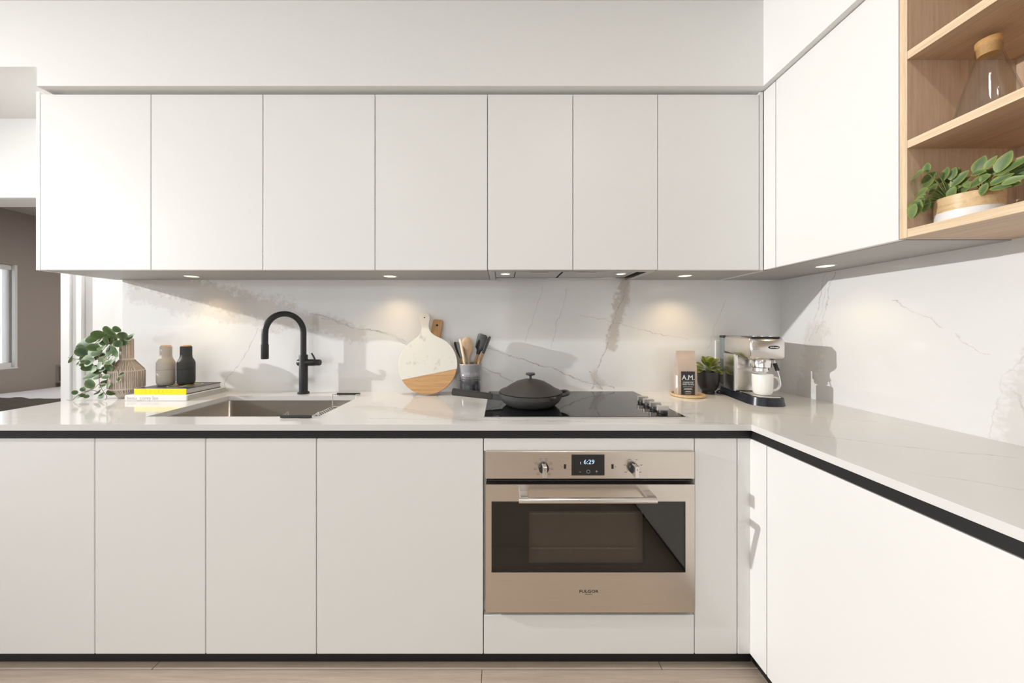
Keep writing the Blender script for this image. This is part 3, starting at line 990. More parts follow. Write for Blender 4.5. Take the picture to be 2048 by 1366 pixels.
for px, nt in ((1087, 8), (1266, 6)):
    kx, kz = ox(px), oz(935)
    kb = mk('knob', *tube_data([(kx, OY + 0.001, kz), (kx, OY - 0.012, kz), (kx, OY - 0.014, kz)], [0.0185, 0.0185, 0.017], 28), 'matt_black', ov, True, angle=50)
    tilt = math.radians(4)
    bm = bmesh.new()
    bmbox(bm, -0.0075, 0.0075, -0.036, 0.0, -0.021, 0.019, 0.0015)
    bmesh.ops.transform(bm, matrix=Matrix.Translation((kx, OY - 0.004, kz - 0.001)), verts=bm.verts)
    g = frombm('grip', bm, 'steel_light', kb)
    box('pointer', kx - 0.0007, kx + 0.0007, OY - 0.0405, OY - 0.039, kz + 0.004, kz + 0.012, 'ink_black', kb)
    for q in range(nt):
        a = PI / 2 - (q - (nt - 1) / 2) * (2 * PI / (nt + 1.0)) if px < 1200 else PI / 2 - (q - 2.5) * 0.85
        r1, r2 = 0.0235, 0.0315
        box('dial_dot', kx + r1 * math.cos(a) - 0.0008, kx + r1 * math.cos(a) + 0.0008, OY - 0.0005, OY + 0.001, kz + r1 * math.sin(a) - 0.0008, kz + r1 * math.sin(a) + 0.0008, 'ink_black', ov)
        ux, uz = kx + r2 * math.cos(a), kz + r2 * math.sin(a)
        if px < 1200:
            boxes('dial_symbol', [(ux - 0.004, ux + 0.004, OY - 0.0005, OY + 0.001, uz - 0.003, uz - 0.0025), (ux - 0.004, ux + 0.004, OY - 0.0005, OY + 0.001, uz + 0.0025, uz + 0.003),
                                  (ux - 0.004, ux - 0.0035, OY - 0.0005, OY + 0.001, uz - 0.003, uz + 0.003), (ux + 0.0035, ux + 0.004, OY - 0.0005, OY + 0.001, uz - 0.003, uz + 0.003)], 'ink_black', ov)
        else:
            box('dial_symbol', ux - 0.004, ux + 0.004, OY - 0.0005, OY + 0.001, uz - 0.0007, uz + 0.0007, 'ink_black', ov)
# vent gap with its two rails
box('vent_recess', OX0 + 0.002, OX1 - 0.002, OY + 0.022, 1.2615, oz(968.5), oz(957.5), 'oven_dark', ov)
box('vent_rail', OX0 + 0.004, OX1 - 0.004, OY + 0.008, OY + 0.022, oz(964), oz(961.5), 'matt_black', ov)
# door: four steel borders round the window
DZ0, DZ1 = oz(1225), oz(969)
GX0, GX1, GZ0, GZ1 = ox(983), ox(1371), oz(1145), oz(1003)
dr = boxes('door', [(OX0, OX1, OY, OY + 0.024, GZ1, DZ1), (OX0, OX1, OY, OY + 0.024, DZ0, GZ0), (OX0, GX0, OY, OY + 0.024, GZ0, GZ1), (GX1, OX1, OY, OY + 0.024, GZ0, GZ1)], 'steel_x', ov)
box('window_pane', GX0, GX1, OY + 0.0015, OY + 0.0055, GZ0, GZ1, 'oven_glass', dr)
ix0, ix1, iz0, iz1 = ox(1058), ox(1292), oz(1137), oz(1025)
boxes('inner_mask', [(GX0, GX1, OY + 0.008, OY + 0.012, iz1, GZ1), (GX0, GX1, OY + 0.008, OY + 0.012, GZ0, iz0), (GX0, ix0, OY + 0.008, OY + 0.012, iz0, iz1), (ix1, GX1, OY + 0.008, OY + 0.012, iz0, iz1)], 'oven_dark', dr)
box('cavity', ix0, ix1, OY + 0.030, OY + 0.034, iz0, iz1, 'oven_cavity', dr)
for z in (oz(1034), oz(1105)):
    lst = [([(ix0 + 0.006, OY + 0.024, z), (ix1 - 0.03, OY + 0.024, z)], 0.0016)]
    for q in range(13):
        x = ix0 + 0.02 + q * (ix1 - ix0 - 0.055) / 12
        lst.append(([(x, OY + 0.024, z), (x, OY + 0.024, z + 0.004)], 0.0012))
    tubes('rack', lst, 'rack_grey', dr)
# bar handle
hz, hy = oz(996) - 0.0, OY - 0.052
hl = tube('handle', [(ox(1036), hy, hz + 0.018), (ox(1300) + 0.0, hy, hz + 0.018)], 0.010, 'steel_light', dr, 20)
hl.data.transform(Matrix.Identity(4))
for xa_, xb_ in ((ox(1038), ox(1055)), (ox(1283), ox(1302))):
    box('handle_bracket', xa_, xb_, hy + 0.004, OY + 0.001, hz + 0.010, hz + 0.027, 'steel_light', dr, 0.002)
text('maker_name', 'FULGOR', 0.0135, (ox(1177.5), OY - 0.0002, oz(1183)), FRONT, 'ink_black', ov, sx=1.35, bold=0.0003)
text('maker_city', 'MILANO', 0.006, (ox(1177.5), OY - 0.0002, oz(1188.5)), FRONT, 'ink_black', ov, sx=1.2)

# ================================================================ COOKTOP
ck = thing('cooktop', 'black glass cooktop with steel rim set in the worktop', 'cooktop', (0.33, 1.56, ZC))
CX0, CX1, CY0, CY1 = -0.067, 0.727, 1.300, 1.820
box('rim', CX0, CX1, CY0, CY1, ZC + 0.0002, ZC + 0.0045, 'steel_light', ck, 0.001)
box('glass_plate', CX0 + 0.003, CX1 - 0.003, CY0 + 0.003, CY1 - 0.003, ZC + 0.0045, ZC + 0.0065, 'cooktop_glass', ck)
zk = ZC + 0.0066
for y in (1.545, 1.483, 1.420, 1.355):
    k = lathe('knob', [(0.0, zk), (0.0200, zk), (0.0205, zk + 0.003), (0.0185, zk + 0.011), (0.0, zk + 0.012)], 0.658, y, 'matt_black', ck, 28)
    box('grip', 0.658 - 0.0235, 0.658 + 0.0235, y - 0.0075, y + 0.0075, zk + 0.010, zk + 0.030, 'steel_satin', k, 0.0012)

# ================================================================ PAN
PX, PY, PZ = 0.133, 1.500, ZC + 0.0067
pan = thing('saute_pan', 'dark grey saute pan with long square handle on the cooktop', 'pan', (PX, PY, PZ))
zr_ = 0.982
lathe('pan_body', [(0.0, PZ), (0.098, PZ), (0.112, PZ + 0.006), (0.130, PZ + 0.022), (0.1375, PZ + 0.036), (0.138, PZ + 0.040), (0.1405, PZ + 0.041), (0.143, zr_), (0.140, zr_), (0.136, PZ + 0.04), (0.10, PZ + 0.008), (0.0, PZ + 0.006)], PX, PY, 'pan_side', pan, 64)
# long handle, square bar rising to the left
ha = Vector((-1.0, 0.02, 0.115)).normalized()
hs = Vector((PX - 0.128, PY, 0.956))
side = ha.cross(Vector((0, 0, 1))).normalized(); hu = side.cross(ha).normalized()


def bar(name, p0, p1, w0, h0, w1, h1, mat, parent, bev=0.003):
    bm = bmesh.new()
    vs = []
    for p, w, h in ((p0, w0, h0), (p1, w1, h1)):
        for a, b in ((-1, -1), (1, -1), (1, 1), (-1, 1)):
            vs.append(bm.verts.new(p + side * (a * w / 2) + hu * (b * h / 2)))
    for q in ((0, 1, 2, 3), (7, 6, 5, 4), (0, 4, 5, 1), (1, 5, 6, 2), (2, 6, 7, 3), (3, 7, 4, 0)):
        bm.faces.new([vs[i] for i in q])
    bmesh.ops.recalc_face_normals(bm, faces=bm.faces)
    bmesh.ops.bevel(bm, geom=list(bm.edges), offset=bev, segments=2, affect='EDGES')
    return frombm(name, bm, mat, parent, True, False, 40)


bar('handle_bracket', hs, hs + ha * 0.045, 0.040, 0.022, 0.022, 0.026, 'pan_side', pan)
hd = bar('handle', hs + ha * 0.042, hs + ha * 0.228, 0.022, 0.027, 0.024, 0.030, 'pan_grey', pan)
tube('rivet', [hs + ha * 0.058 + hu * 0.010, hs + ha * 0.058 + hu * 0.020], 0.006, 'pan_side', pan, 12)
# loop handle on the other side
tube('loop_handle', smoothpath([(PX + 0.128, PY - 0.040, 0.972), (PX + 0.158, PY - 0.032, 0.978), (PX + 0.170, PY, 0.980), (PX + 0.158, PY + 0.032, 0.978), (PX + 0.128, PY + 0.040, 0.972)], 6), 0.0085, 'pan_side', pan, 12)
# pouring lip and its shadowed notch
bm = bmesh.new()
vs = [bm.verts.new(p) for p in ((PX + 0.060, PY - 0.129, zr_), (PX + 0.100, PY - 0.102, zr_), (PX + 0.093, PY - 0.132, zr_ - 0.004), (PX + 0.078, PY - 0.118, zr_ - 0.020))]
for q in ((0, 2, 3), (2, 1, 3), (0, 1, 2), (0, 3, 1)):
    bm.faces.new([vs[i] for i in q])
frombm('pouring_lip', bm, 'pan_side', pan, False)
ld = thing('pan_lid', 'dark domed lid with flat round knob covering the pan', 'lid', (PX, PY, zr_))
lathe('dome', [(0.1385, zr_ + 0.0005), (0.1405, zr_ + 0.003), (0.136, zr_ + 0.007), (0.115, zr_ + 0.015), (0.090, zr_ + 0.032), (0.062, zr_ + 0.047), (0.035, zr_ + 0.055), (0.0, zr_ + 0.058), (0.0, zr_ + 0.054), (0.06, zr_ + 0.043), (0.112, zr_ + 0.011), (0.134, zr_ + 0.0005)], PX, PY, 'pan_grey', ld, 64, 60)
kz = zr_ + 0.056
kb = lathe('knob', [(0.0, kz), (0.0055, kz), (0.0055, kz + 0.014), (0.010, kz + 0.018), (0.0195, kz + 0.0195), (0.0210, kz + 0.022), (0.0210, kz + 0.027), (0.0195, kz + 0.029), (0.0, kz + 0.0285)], PX, PY, 'pan_side', ld, 32)

# ================================================================ UPPER CABINETS
def upper(x0, x1, doors, label):
    c = thing('wall_cabinet', label, 'cabinet', ((x0 + x1) / 2, 1.853, ZU))
    box('carcass', x0 + .0005, x1 - .0005, 1.5555, YW - 0.0005, ZU + 0.016, ZS - 0.001, 'carcass_white', c)
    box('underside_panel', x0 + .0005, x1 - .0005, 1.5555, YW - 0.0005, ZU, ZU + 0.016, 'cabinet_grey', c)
    for a, b in doors:
        box('door', a + G, b - G, YU, YU + 0.020, ZU, ZT, 'cabinet_white', c, 0.0022, 2)
    return c


c = upper(-2.130, -1.100, [(-2.130, -1.617), (-1.617, -1.100)], 'white two door wall cabinet beside the doorway')
box('end_panel', -2.149, -2.1305, YU, YW - 0.0005, ZU - 0.001, ZS - 0.001, 'cabinet_white', c, 0.001)
upper(-1.100, -0.062, [(-1.100, -0.582), (-0.582, -0.062)], 'white two door wall cabinet above the black tap')
# hood cabinet keeps its underside open for the extractor
c = thing('wall_cabinet', 'white two door wall cabinet above the cooktop hiding the extractor', 'cabinet', (0.33, 1.853, ZU))
box('carcass', -0.0615, 0.7245, 1.5555, YW - 0.0005, ZU + 0.060, ZS - 0.001, 'carcass_white', c)
for a, b in ((-0.062, 0.333), (0.333, 0.725)):
    box('door', a + G, b - G, YU, YU + 0.020, ZU + 0.001, ZT, 'cabinet_white', c, 0.0022, 2)
c = upper(0.725, XU, [(0.725, 1.194)], 'white single door wall cabinet in the inner corner')
box('filler', 1.194 + G, XU, YU + 0.001, YU + 0.021, ZU, ZT + 0.012, 'cabinet_white', c, 0.001)

c = thing('wall_cabinet', 'tall white right wall cabinet next to the wooden shelves', 'cabinet', (XR, 1.27, ZU))
box('carcass', XU + 0.0215, XR - 0.0005, 1.012, YU + 0.0195, ZU + 0.016, ZS - 0.001, 'carcass_white', c)
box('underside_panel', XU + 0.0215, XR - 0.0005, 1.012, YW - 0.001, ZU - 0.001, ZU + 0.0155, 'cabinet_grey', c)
box('light_rail', XU + 0.0015, XU + 0.0213, YU + 0.023, YW - 0.003, ZU - 0.001, ZU + 0.006, 'cabinet_white', c)
box('filler', XU, XU + 0.020, 1.467 + G, YU - 0.001, ZU, ZT + 0.012, 'cabinet_white', c, 0.0015)
box('door', XU, XU + 0.020, 1.012 + G, 1.467 - G, ZU, ZT + 0.012, 'cabinet_white', c, 0.0022, 2)

# ---- extractor insert
hd = thing('range_hood', 'built in steel extractor panel under the cabinet above the cooktop', 'hood', (0.33, 1.70, ZU))
boxes('frame', [(-0.060, -0.030, 1.558, YW - .001, ZU - 0.002, ZU + 0.05), (0.693, 0.723, 1.558, YW - .001, ZU - 0.002, ZU + 0.05), (-0.030, 0.693, 1.558, 1.575, ZU - 0.002, ZU + 0.05)], 'hood_steel', hd, 0.001)
box('back_plate', -0.030, 0.693, 1.576, YW - .001, ZU + 0.045, ZU + 0.055, 'hood_steel', hd)
box('slot_recess', -0.028, 0.691, 1.785, YW - .002, ZU + 0.012, ZU + 0.0445, 'gap_dark', hd)
box('lamp_plate', -0.028, 0.068, 1.577, 1.783, ZU + 0.004, ZU + 0.044, 'hood_steel', hd, 0.001)
box('lamp_plate', 0.532, 0.660, 1.577, 1.783, ZU + 0.004, ZU + 0.044, 'hood_steel', hd, 0.001)
for a, b in ((0.072, 0.294), (0.304, 0.528)):
    f = box('grease_filter', a, b, 1.577, 1.783, ZU + 0.002, ZU + 0.044, 'hood_steel', hd, 0.002)
    box('filter_pull', (a + b) / 2 - 0.045, (a + b) / 2 + 0.045, 1.60, 1.622, ZU - 0.001, ZU + 0.0025, 'chrome', f, 0.001)
box('deflector', 0.25, 0.62, 1.79, 1.84, ZU + 0.002, ZU + 0.0115, 'chrome', hd, 0.001)


def puck(x, y, z, label, mat, power, col, r=0.030):
    d = thing('puck_light', label, 'light', (x, y, z), 0, 'small lights under the wall cabinets')
    lathe('ring', [(r, z + 0.0002), (r + 0.009, z + 0.0002), (r + 0.009, z - 0.0022), (r, z - 0.0030)], x, y, 'chrome', d, 32)
    lathe('lens', [(0.0, z - 0.0018), (r, z - 0.0018)], x, y, mat, d, 32)
    l = bpy.data.lights.new('puck_beam', 'SPOT')
    l.energy = power; l.color = col; l.spot_size = math.radians(125); l.spot_blend = 0.9; l.shadow_soft_size = 0.025
    lo = bpy.data.objects.new('puck_beam', l); C.objects.link(lo)
    lo.location = (x, y, z - 0.006); lo.parent = d; lo.matrix_parent_inverse = wmat(d).inverted()


WARM = (1.0, 0.74, 0.42)
puck(-1.595, 1.711, ZU, 'round warm puck light under the cabinet beside the doorway', 'led_warm', PUCK_POWER, WARM)
puck(-0.572, 1.711, ZU, 'round warm puck light under the cabinet above the tap', 'led_warm', PUCK_POWER, WARM)
puck(0.940, 1.695, ZU, 'round warm puck light under the inner corner cabinet', 'led_warm', PUCK_POWER * 1.3, WARM)
puck(1.390, 1.424, ZU - 0.001, 'round warm puck light under the right wall cabinet', 'led_warm', PUCK_POWER * 0.5, WARM)
puck(0.022, 1.660, ZU + 0.004, 'small cooler lamp in the extractor above the utensil crock side', 'led_cool', PUCK_POWER * 0.25, (1.0, 0.9, 0.72), 0.022)
puck(0.600, 1.660, ZU + 0.004, 'small cooler lamp in the extractor above the cooktop knobs', 'led_cool', PUCK_POWER * 0.25, (1.0, 0.9, 0.72), 0.022)

# ---- open oak shelves
Y0, Y1 = 0.20, 1.010
sh = thing('open_shelf_unit', 'open oak shelf unit on the right wall', 'shelf', (XR, 0.6, ZU))
box('side_panel', XU, XR - 0.001, Y1 - 0.019, Y1, ZU + 0.002, ZS - 0.001, 'oak_vert', sh)
box('side_edge', XU - 0.0006, XU + 0.0004, Y1 - 0.019, Y1, ZU + 0.002, ZS - 0.001, 'oak_front_z', sh)
box('side_panel', XU, XR - 0.001, Y0, Y0 + 0.019, ZU + 0.002, ZS - 0.001, 'oak_vert', sh)
box('back_panel', XR - 0.020, XR - 0.001, Y0 + 0.0195, Y1 - 0.0195, ZU + 0.003, ZS - 0.001, 'oak_vert', sh)
SH = [(1.5405, 1.565), (1.806, 1.829), (2.071, 2.095), (2.340, 2.3635)]
for i, (a, b) in enumerate(SH):
    s = box('shelf' if 0 < i < 3 else ('bottom_panel' if i == 0 else 'top_panel'), XU + 0.0006, XR - 0.0205, Y0 + 0.0195, Y1 - 0.0195, a, b, 'oak_depth', sh)
    box('edge_band', XU - 0.0006, XU + 0.0006, Y0 + 0.0195, Y1 - 0.0195, a, b, 'oak_front', s)

# ================================================================ THINGS ON THE WORKTOP (from the doorway to the corner)
# ---- scored vase
VX, VY = -1.905, 1.690
vs_ = thing('vase', 'cream clay vase scored with dark vertical lines beside the books', 'vase', (VX, VY, ZC))
prof = [(0.0, ZC), (0.026, ZC), (0.031, ZC + 0.004), (0.062, 0.962), (0.0655, 0.968), (0.0655, 1.052), (0.063, 1.058), (0.028, 1.108), (0.0248, 1.115), (0.0245, 1.215), (0.022, 1.218), (0.018, 1.214), (0.018, 1.10), (0.0, 1.05)]
lathe('body', prof, VX, VY, 'vase_clay', vs_, 64, 50)
lst = []
for k in range(60):
    a = 2 * PI * k / 60 + random.uniform(-0.02, 0.02)
    w = [random.uniform(-0.03, 0.03) for _ in range(6)]
    for seg_ in ([(0.0325, 0.925), (0.0622, 0.9615)], [(0.0655, 0.970), (0.0655, 1.010), (0.0655, 1.051)], [(0.0632, 1.0575), (0.046, 1.0818), (0.0282, 1.1075)], [(0.0246, 1.117), (0.0245, 1.165), (0.0244, 1.212)]):
        if seg_[0][0] < 0.03 and k % 2:
            continue
        lst.append(([(VX + (r + 0.0001) * math.cos(a + w[i]), VY + (r + 0.0001) * math.sin(a + w[i]), z) for i, (r, z) in enumerate(seg_)], 0.00075))
tubes('scored_line', lst, 'vase_groove', vs_, 4)


def leaf_mesh(name, kind, mat):
    """leaf in the local xy plane, base at the origin, tip towards +y, unit length; uv.x = distance from the midrib/centre"""
    V, F, UV = [], [], []
    rows = 9
    def width(v):
        if kind == 'round':
            return 0.50 * math.sqrt(max(0, 1 - (2 * v - 1) ** 2)) * (1.0 + 0.08 * (1 - v))
        if kind == 'long':
            return 0.27 * math.sin(PI * v ** 0.85) ** 0.8
        return 0.33 * math.sin(PI * min(1, v ** 1.35)) ** 0.6 * (0.45 + 0.55 * v)
    cols = (-1, -0.5, 0, 0.5, 1)
    for j in range(rows):
        v = 0.02 + 0.96 * j / (rows - 1)
        w = width(v)
        for c_ in cols:
            z = 0.10 * (abs(c_) ** 1.5) * w * 2 - 0.16 * (v - 0.35) ** 2
            V.append((c_ * w, v, z))
            UV.append((max(abs(c_), abs(2 * v - 1) ** 2 * 0.95), v))
    for j in range(rows - 1):
        for i in range(4):
            a = j * 5 + i
            F.append((a, a + 1, a + 6, a + 5))
    me = bpy.data.meshes.new(name)
    me.from_pydata(V, [], F)
    uvl = me.uv_layers.new(name='UVMap')
    for p in me.polygons:
        p.use_smooth = True
        for li in p.loop_indices:
            uvl.data[li].uv = UV[me.loops[li].vertex_index]
    me.materials.append(M[mat])
    return me


LM_ROUND = leaf_mesh('leaf_round', 'round', 'leaf_round')
LM_LONG = leaf_mesh('leaf_long', 'long', 'leaf_long')
LM_FAT = leaf_mesh('leaf_succulent', 'fat', 'leaf_succulent')


def leaf(me, base, tipdir, normal, size, parent, wscale=1.0):
    y = Vector(tipdir).normalized()
    z = Vector(normal)
    z = (z - y * z.dot(y))
    z = z.normalized() if z.length > 1e-4 else y.orthogonal().normalized()
    x = y.cross(z)
    m = Matrix((x, y, z)).transposed()
    o = bpy.data.objects.new('leaf', me)
    C.objects.link(o)
    o.parent = parent
    L = Vector(base) - parent.location
    o.matrix_local = Matrix.LocRotScale(L, m.to_quaternion(), Vector((size * wscale, size, size)))
    return o


# ---- trailing plant in the vase: stems first, then a leaf on its own stalk at each node
tpn = thing('trailing_plant', 'leafy trailing green stems spilling out of the scored vase', 'plant', (VX, VY, 1.20))


def vp(px, py, y):
    """crop reading of the photograph turned into metres at a chosen distance"""
    sx_ = 120 + px / 7.59
    sy_ = 640 + py / 7.59
    return Vector(((sx_ - 1002) * y / 664, y, 1.27 - (sy_ - 656) * y / 664))


stems = [
    [(VX, VY, 1.12), (VX, VY - 0.003, 1.215), vp(860, 250, 1.665), vp(700, 400, 1.64), vp(590, 560, 1.63), vp(595, 800, 1.62), vp(600, 960, 1.62), vp(640, 1060, 1.615), vp(710, 1160, 1.61), vp(690, 1210, 1.608)],
    [(VX - 0.004, VY, 1.12), (VX - 0.004, VY, 1.215), vp(760, 240, 1.68), vp(560, 330, 1.66), vp(440, 500, 1.65), vp(330, 600, 1.64), vp(120, 570, 1.635)],
    [vp(600, 960, 1.62), vp(500, 1050, 1.62), vp(380, 1090, 1.615), vp(260, 1150, 1.61), vp(190, 1215, 1.606), vp(100, 1215, 1.606)],
    [vp(590, 560, 1.63), vp(720, 600, 1.62), vp(800, 690, 1.615), vp(880, 760, 1.61), vp(900, 900, 1.61)],
    [(VX + 0.004, VY, 1.12), (VX + 0.004, VY - 0.004, 1.215), vp(960, 260, 1.665), vp(1060, 270, 1.66)],
    [vp(440, 500, 1.65), vp(300, 620, 1.635), vp(260, 680, 1.63)],
]
tubes('stem', [(smoothpath(s, 5), 0.0011) for s in stems], 'stem_red', tpn, 5)
LV = [(570, 225, 80), (770, 175, 112), (865, 140, 60), (370, 360, 106), (585, 350, 106), (770, 295, 86), (945, 235, 60), (1065, 262, 76), (965, 330, 66), (780, 370, 100), (345, 480, 96), (560, 490, 76),
      (790, 460, 96), (765, 520, 100), (410, 540, 100), (185, 570, 88), (240, 600, 42), (265, 680, 44), (355, 680, 42), (445, 640, 82), (670, 610, 76), (850, 590, 62), (420, 715, 74), (520, 745, 66), (645, 750, 50),
      (745, 720, 66), (885, 730, 56), (455, 850, 92), (575, 865, 62), (790, 835, 56), (930, 830, 42), (895, 915, 46), (700, 860, 52), (460, 965, 80), (700, 940, 66), (735, 1010, 60), (570, 1090, 56), (775, 1105, 56),
      (635, 1150, 58), (440, 1070, 50), (225, 1100, 38), (270, 1180, 42), (320, 1195, 40), (380, 1180, 34), (350, 1050, 42), (480, 290, 70), (640, 420, 70), (520, 600, 60), (700, 250, 60), (880, 360, 60), (760, 640, 55), (610, 280, 80), (680, 330, 75), (500, 420, 80), (620, 540, 70), (840, 510, 70), (720, 790, 60), (600, 690, 60), (390, 600, 70), (560, 800, 60), (820, 660, 55), (640, 1000, 50), (500, 1000, 55), (300, 420, 60)]
stemnodes = [Vector(p) for s in stems for p in smoothpath(s, 5)]
stalks = []
for (px, py, hw) in LV:
    y = 1.60 + 0.055 * random.random() + (0.03 if py < 420 else 0.0)
    c0 = vp(px, py, y)
    near = min(stemnodes, key=lambda q: (q - c0).length)
    size = 2 * hw / 7.59 * y / 664 * 0.92
    out = (c0 - near)
    out.y *= 0.3
    if out.length < 0.006:
        out = Vector((random.uniform(-1, 1), -0.2, random.uniform(-0.6, 0.6)))
    out.normalize()
    out = (out + Vector((random.uniform(-.3, .3), random.uniform(-.4, .1), -0.15))).normalized()
    nrm = Vector((random.uniform(-.4, .7), -1.0, random.uniform(0.15, 0.9)))
    if py > 1000:
        out.z = max(out.z, -0.1)
    c0.z = max(c0.z, ZC + 0.010 + 0.5 * size)
    base = c0 - out * size * 0.5
    leaf(LM_ROUND, base, out, nrm, size, tpn, random.uniform(0.85, 1.08))
    stalks.append(([near, near.lerp(base, 0.5) + Vector((0, 0, 0.002)), base], 0.0007))
tubes('leaf_stalk', stalks, 'stem_red', tpn, 4)

# ---- books
b1 = thing('book', 'white cookbook lying under the yellow spined one', 'book', (-1.668, 1.72, ZC), 0, 'stacked cookbooks')
bx0, bx1, by0, by1, bz0, bz1 = -1.818, -1.518, 1.607, 1.838, ZC, ZC + 0.028
box('cover', bx0, bx1, by0 + 0.001, by1, bz0, bz0 + 0.003, 'book_white', b1, 0.0006)
box('cover', bx0, bx1, by0 + 0.001, by1, bz1 - 0.003, bz1, 'book_white', b1, 0.0006)
box('spine', bx0, bx1, by0 - 0.004, by0 + 0.004, bz0 + 0.0002, bz1 - 0.0002, 'book_white', b1, 0.003, 3)
box('pages', bx0 + 0.004, bx1 - 0.004, by0 + 0.0045, by1 - 0.004, bz0 + 0.0032, bz1 - 0.0032, 'page_paper', b1)
text('spine_title', 'benu', 0.024, (bx0 + 0.035, by0 - 0.0042, bz0 + 0.0145), FRONT, 'ink_grey', b1)
text('spine_author', 'corey lee', 0.024, (bx0 + 0.118, by0 - 0.0042, bz0 + 0.0145), FRONT, 'ink_grey', b1)
box('spine_dash', bx0 + 0.062, bx0 + 0.082, by0 - 0.0044, by0 - 0.003, bz0 + 0.0025, bz0 + 0.004, 'ink_grey', b1)
b2 = thing('book', 'dark cookbook with bright yellow spine on top of the white one', 'book', (-1.668, 1.72, bz1), 0, 'stacked cookbooks')
cx0, cx1, cy0, cy1, cz0, cz1 = -1.790, -1.536, 1.622, 1.822, bz1 + 0.0003, bz1 + 0.0288
box('cover', cx0, cx1, cy0, cy1, cz0, cz0 + 0.003, 'book_dark', b2, 0.0005)
box('cover', cx0, cx1, cy0, cy1, cz1 - 0.003, cz1, 'book_dark', b2, 0.0005)
box('spine', cx0, cx1, cy0 - 0.003, cy0 + 0.001, cz0, cz1, 'book_yellow', b2, 0.0008)
box('pages', cx0 + 0.004, cx1 - 0.003, cy0 + 0.0015, cy1 - 0.003, cz0 + 0.0032, cz1 - 0.0032, 'page_paper', b2)
for q in range(8):
    xq = cx0 + 0.040 + q * 0.0205
    boxes('spine_mark', [(xq - 0.004, xq + 0.004, cy0 - 0.0034, cy0 - 0.0028, cz0 + 0.0185, cz0 + 0.0195), (xq - 0.004, xq + 0.004, cy0 - 0.0034, cy0 - 0.0028, cz0 + 0.0095, cz0 + 0.0105)] + ([(xq - 0.004, xq - 0.003, cy0 - 0.0034, cy0 - 0.0028, cz0 + 0.0105, cz0 + 0.0185)] if q % 3 else []), 'ink_yellow', b2)
# cover picture: a plate with bits of colour
cpx, cpy = -1.640, 1.725
def disc(name, x, y, r, z, mat, parent, sx=1.0, seg=20):
    return lathe(name, [(0.0, z), (r, z), (r, z - 0.0003)], x, y, mat, parent, seg)
disc('cover_plate', cpx, cpy, 0.070, cz1 + 0.0004, 'ink_grey', b2, seg=36)
disc('cover_plate_centre', cpx, cpy, 0.064, cz1 + 0.0006, 'book_dark', b2, seg=36)
for q in range(9):
    a = q * 0.75
    disc('cover_food', cpx + 0.042 * math.cos(a) * (0.6 + 0.4 * (q % 2)), cpy + 0.042 * math.sin(a), 0.013, cz1 + 0.0009 + 0.0001 * q, 'art_green' if q % 3 else 'art_red', b2, seg=10)

# ---- two bottle grinders
def grinder(x, y, z, mat, label):
    g = thing('bottle_grinder', label, 'grinder', (x, y, z), 0, 'bottle shaped grinders on the books')
    lathe('lower_body', [(0.0, z), (0.030, z), (0.0335, z + 0.004), (0.0365, z + 0.014), (0.0370, z + 0.020), (0.0370, z + 0.079), (0.0365, z + 0.0795), (0.0, z + 0.0795)], x, y, mat, g, 40)
    lathe('upper_body', [(0.0, z + 0.0800), (0.0365, z + 0.0800), (0.0370, z + 0.0805), (0.0370, z + 0.110), (0.0355, z + 0.118), (0.0300, z + 0.130), (0.0255, z + 0.140), (0.0242, z + 0.150), (0.0240, z + 0.196), (0.0225, z + 0.198), (0.0, z + 0.198)], x, y, mat, g, 40)
    lathe('wooden_cap', [(0.0, z + 0.198), (0.0200, z + 0.198), (0.0205, z + 0.202), (0.0190, z + 0.205), (0.0, z + 0.2055)], x, y, 'cap_wood', g, 32)


gz = cz1 + 0.0022
grinder(-1.738, 1.722, gz, 'clay_beige', 'beige bottle shaped grinder with wooden cap on the books')
grinder(-1.652, 1.742, gz, 'clay_charcoal', 'charcoal bottle shaped grinder with wooden cap on the books')

# ---- round marble and wood board on its clear stand
BXc, BR = -0.386, 0.155
lean = math.radians(11)
bo = Vector((BXc, 1.722, ZC + 0.0075))       # lowest point of the disc
Uv = Vector((1, 0, 0)); Vv = Vector((0, math.sin(lean), math.cos(lean))); Nv = Vector((0, -math.cos(lean), math.sin(lean)))
rot = math.radians(6.5)
bd_ = thing('serving_board', 'round marble and wood serving board with handle on a clear stand', 'board', tuple(bo))
out_ = []
# circle with a flared neck; local v=0 at disc centre, handle along +v
for k in range(0, 61):
    a = math.radians(62 - k * (304 / 60))          # clockwise from right of the neck
    out_.append((BR * math.cos(a), BR * math.sin(a)))
left = [(-0.055, 0.1475), (-0.039, 0.159), (-0.028, 0.173), (-0.0215, 0.189), (-0.0195, 0.205), (-0.0215, 0.222), (-0.0275, 0.243), (-0.0285, 0.258), (-0.024, 0.272), (-0.013, 0.281), (0.0, 0.283)]
out_ += left + [(-u, v) for u, v in left[::-1][1:]]
ctr = bo + Vv * BR
ca, sa = math.cos(rot), math.sin(rot)
U2 = Uv * ca + Vv * sa; V2 = Vv * ca - Uv * sa
split = -0.052
slope = math.radians(11.4) - rot
tanS = math.tan(slope)


def clip_poly(poly, keep_above):
    res = []
    n = len(poly)
    f = lambda p: (p[1] - (split + tanS * p[0])) * (1 if keep_above else -1)
    for i in range(n):
        a, b = poly[i], poly[(i + 1) % n]
        fa, fb = f(a), f(b)
        if fa >= 0:
            res.append(a)
        if fa * fb < 0:
            q = fa / (fa - fb)
            res.append((a[0] + (b[0] - a[0]) * q, a[1] + (b[1] - a[1]) * q))
    return res


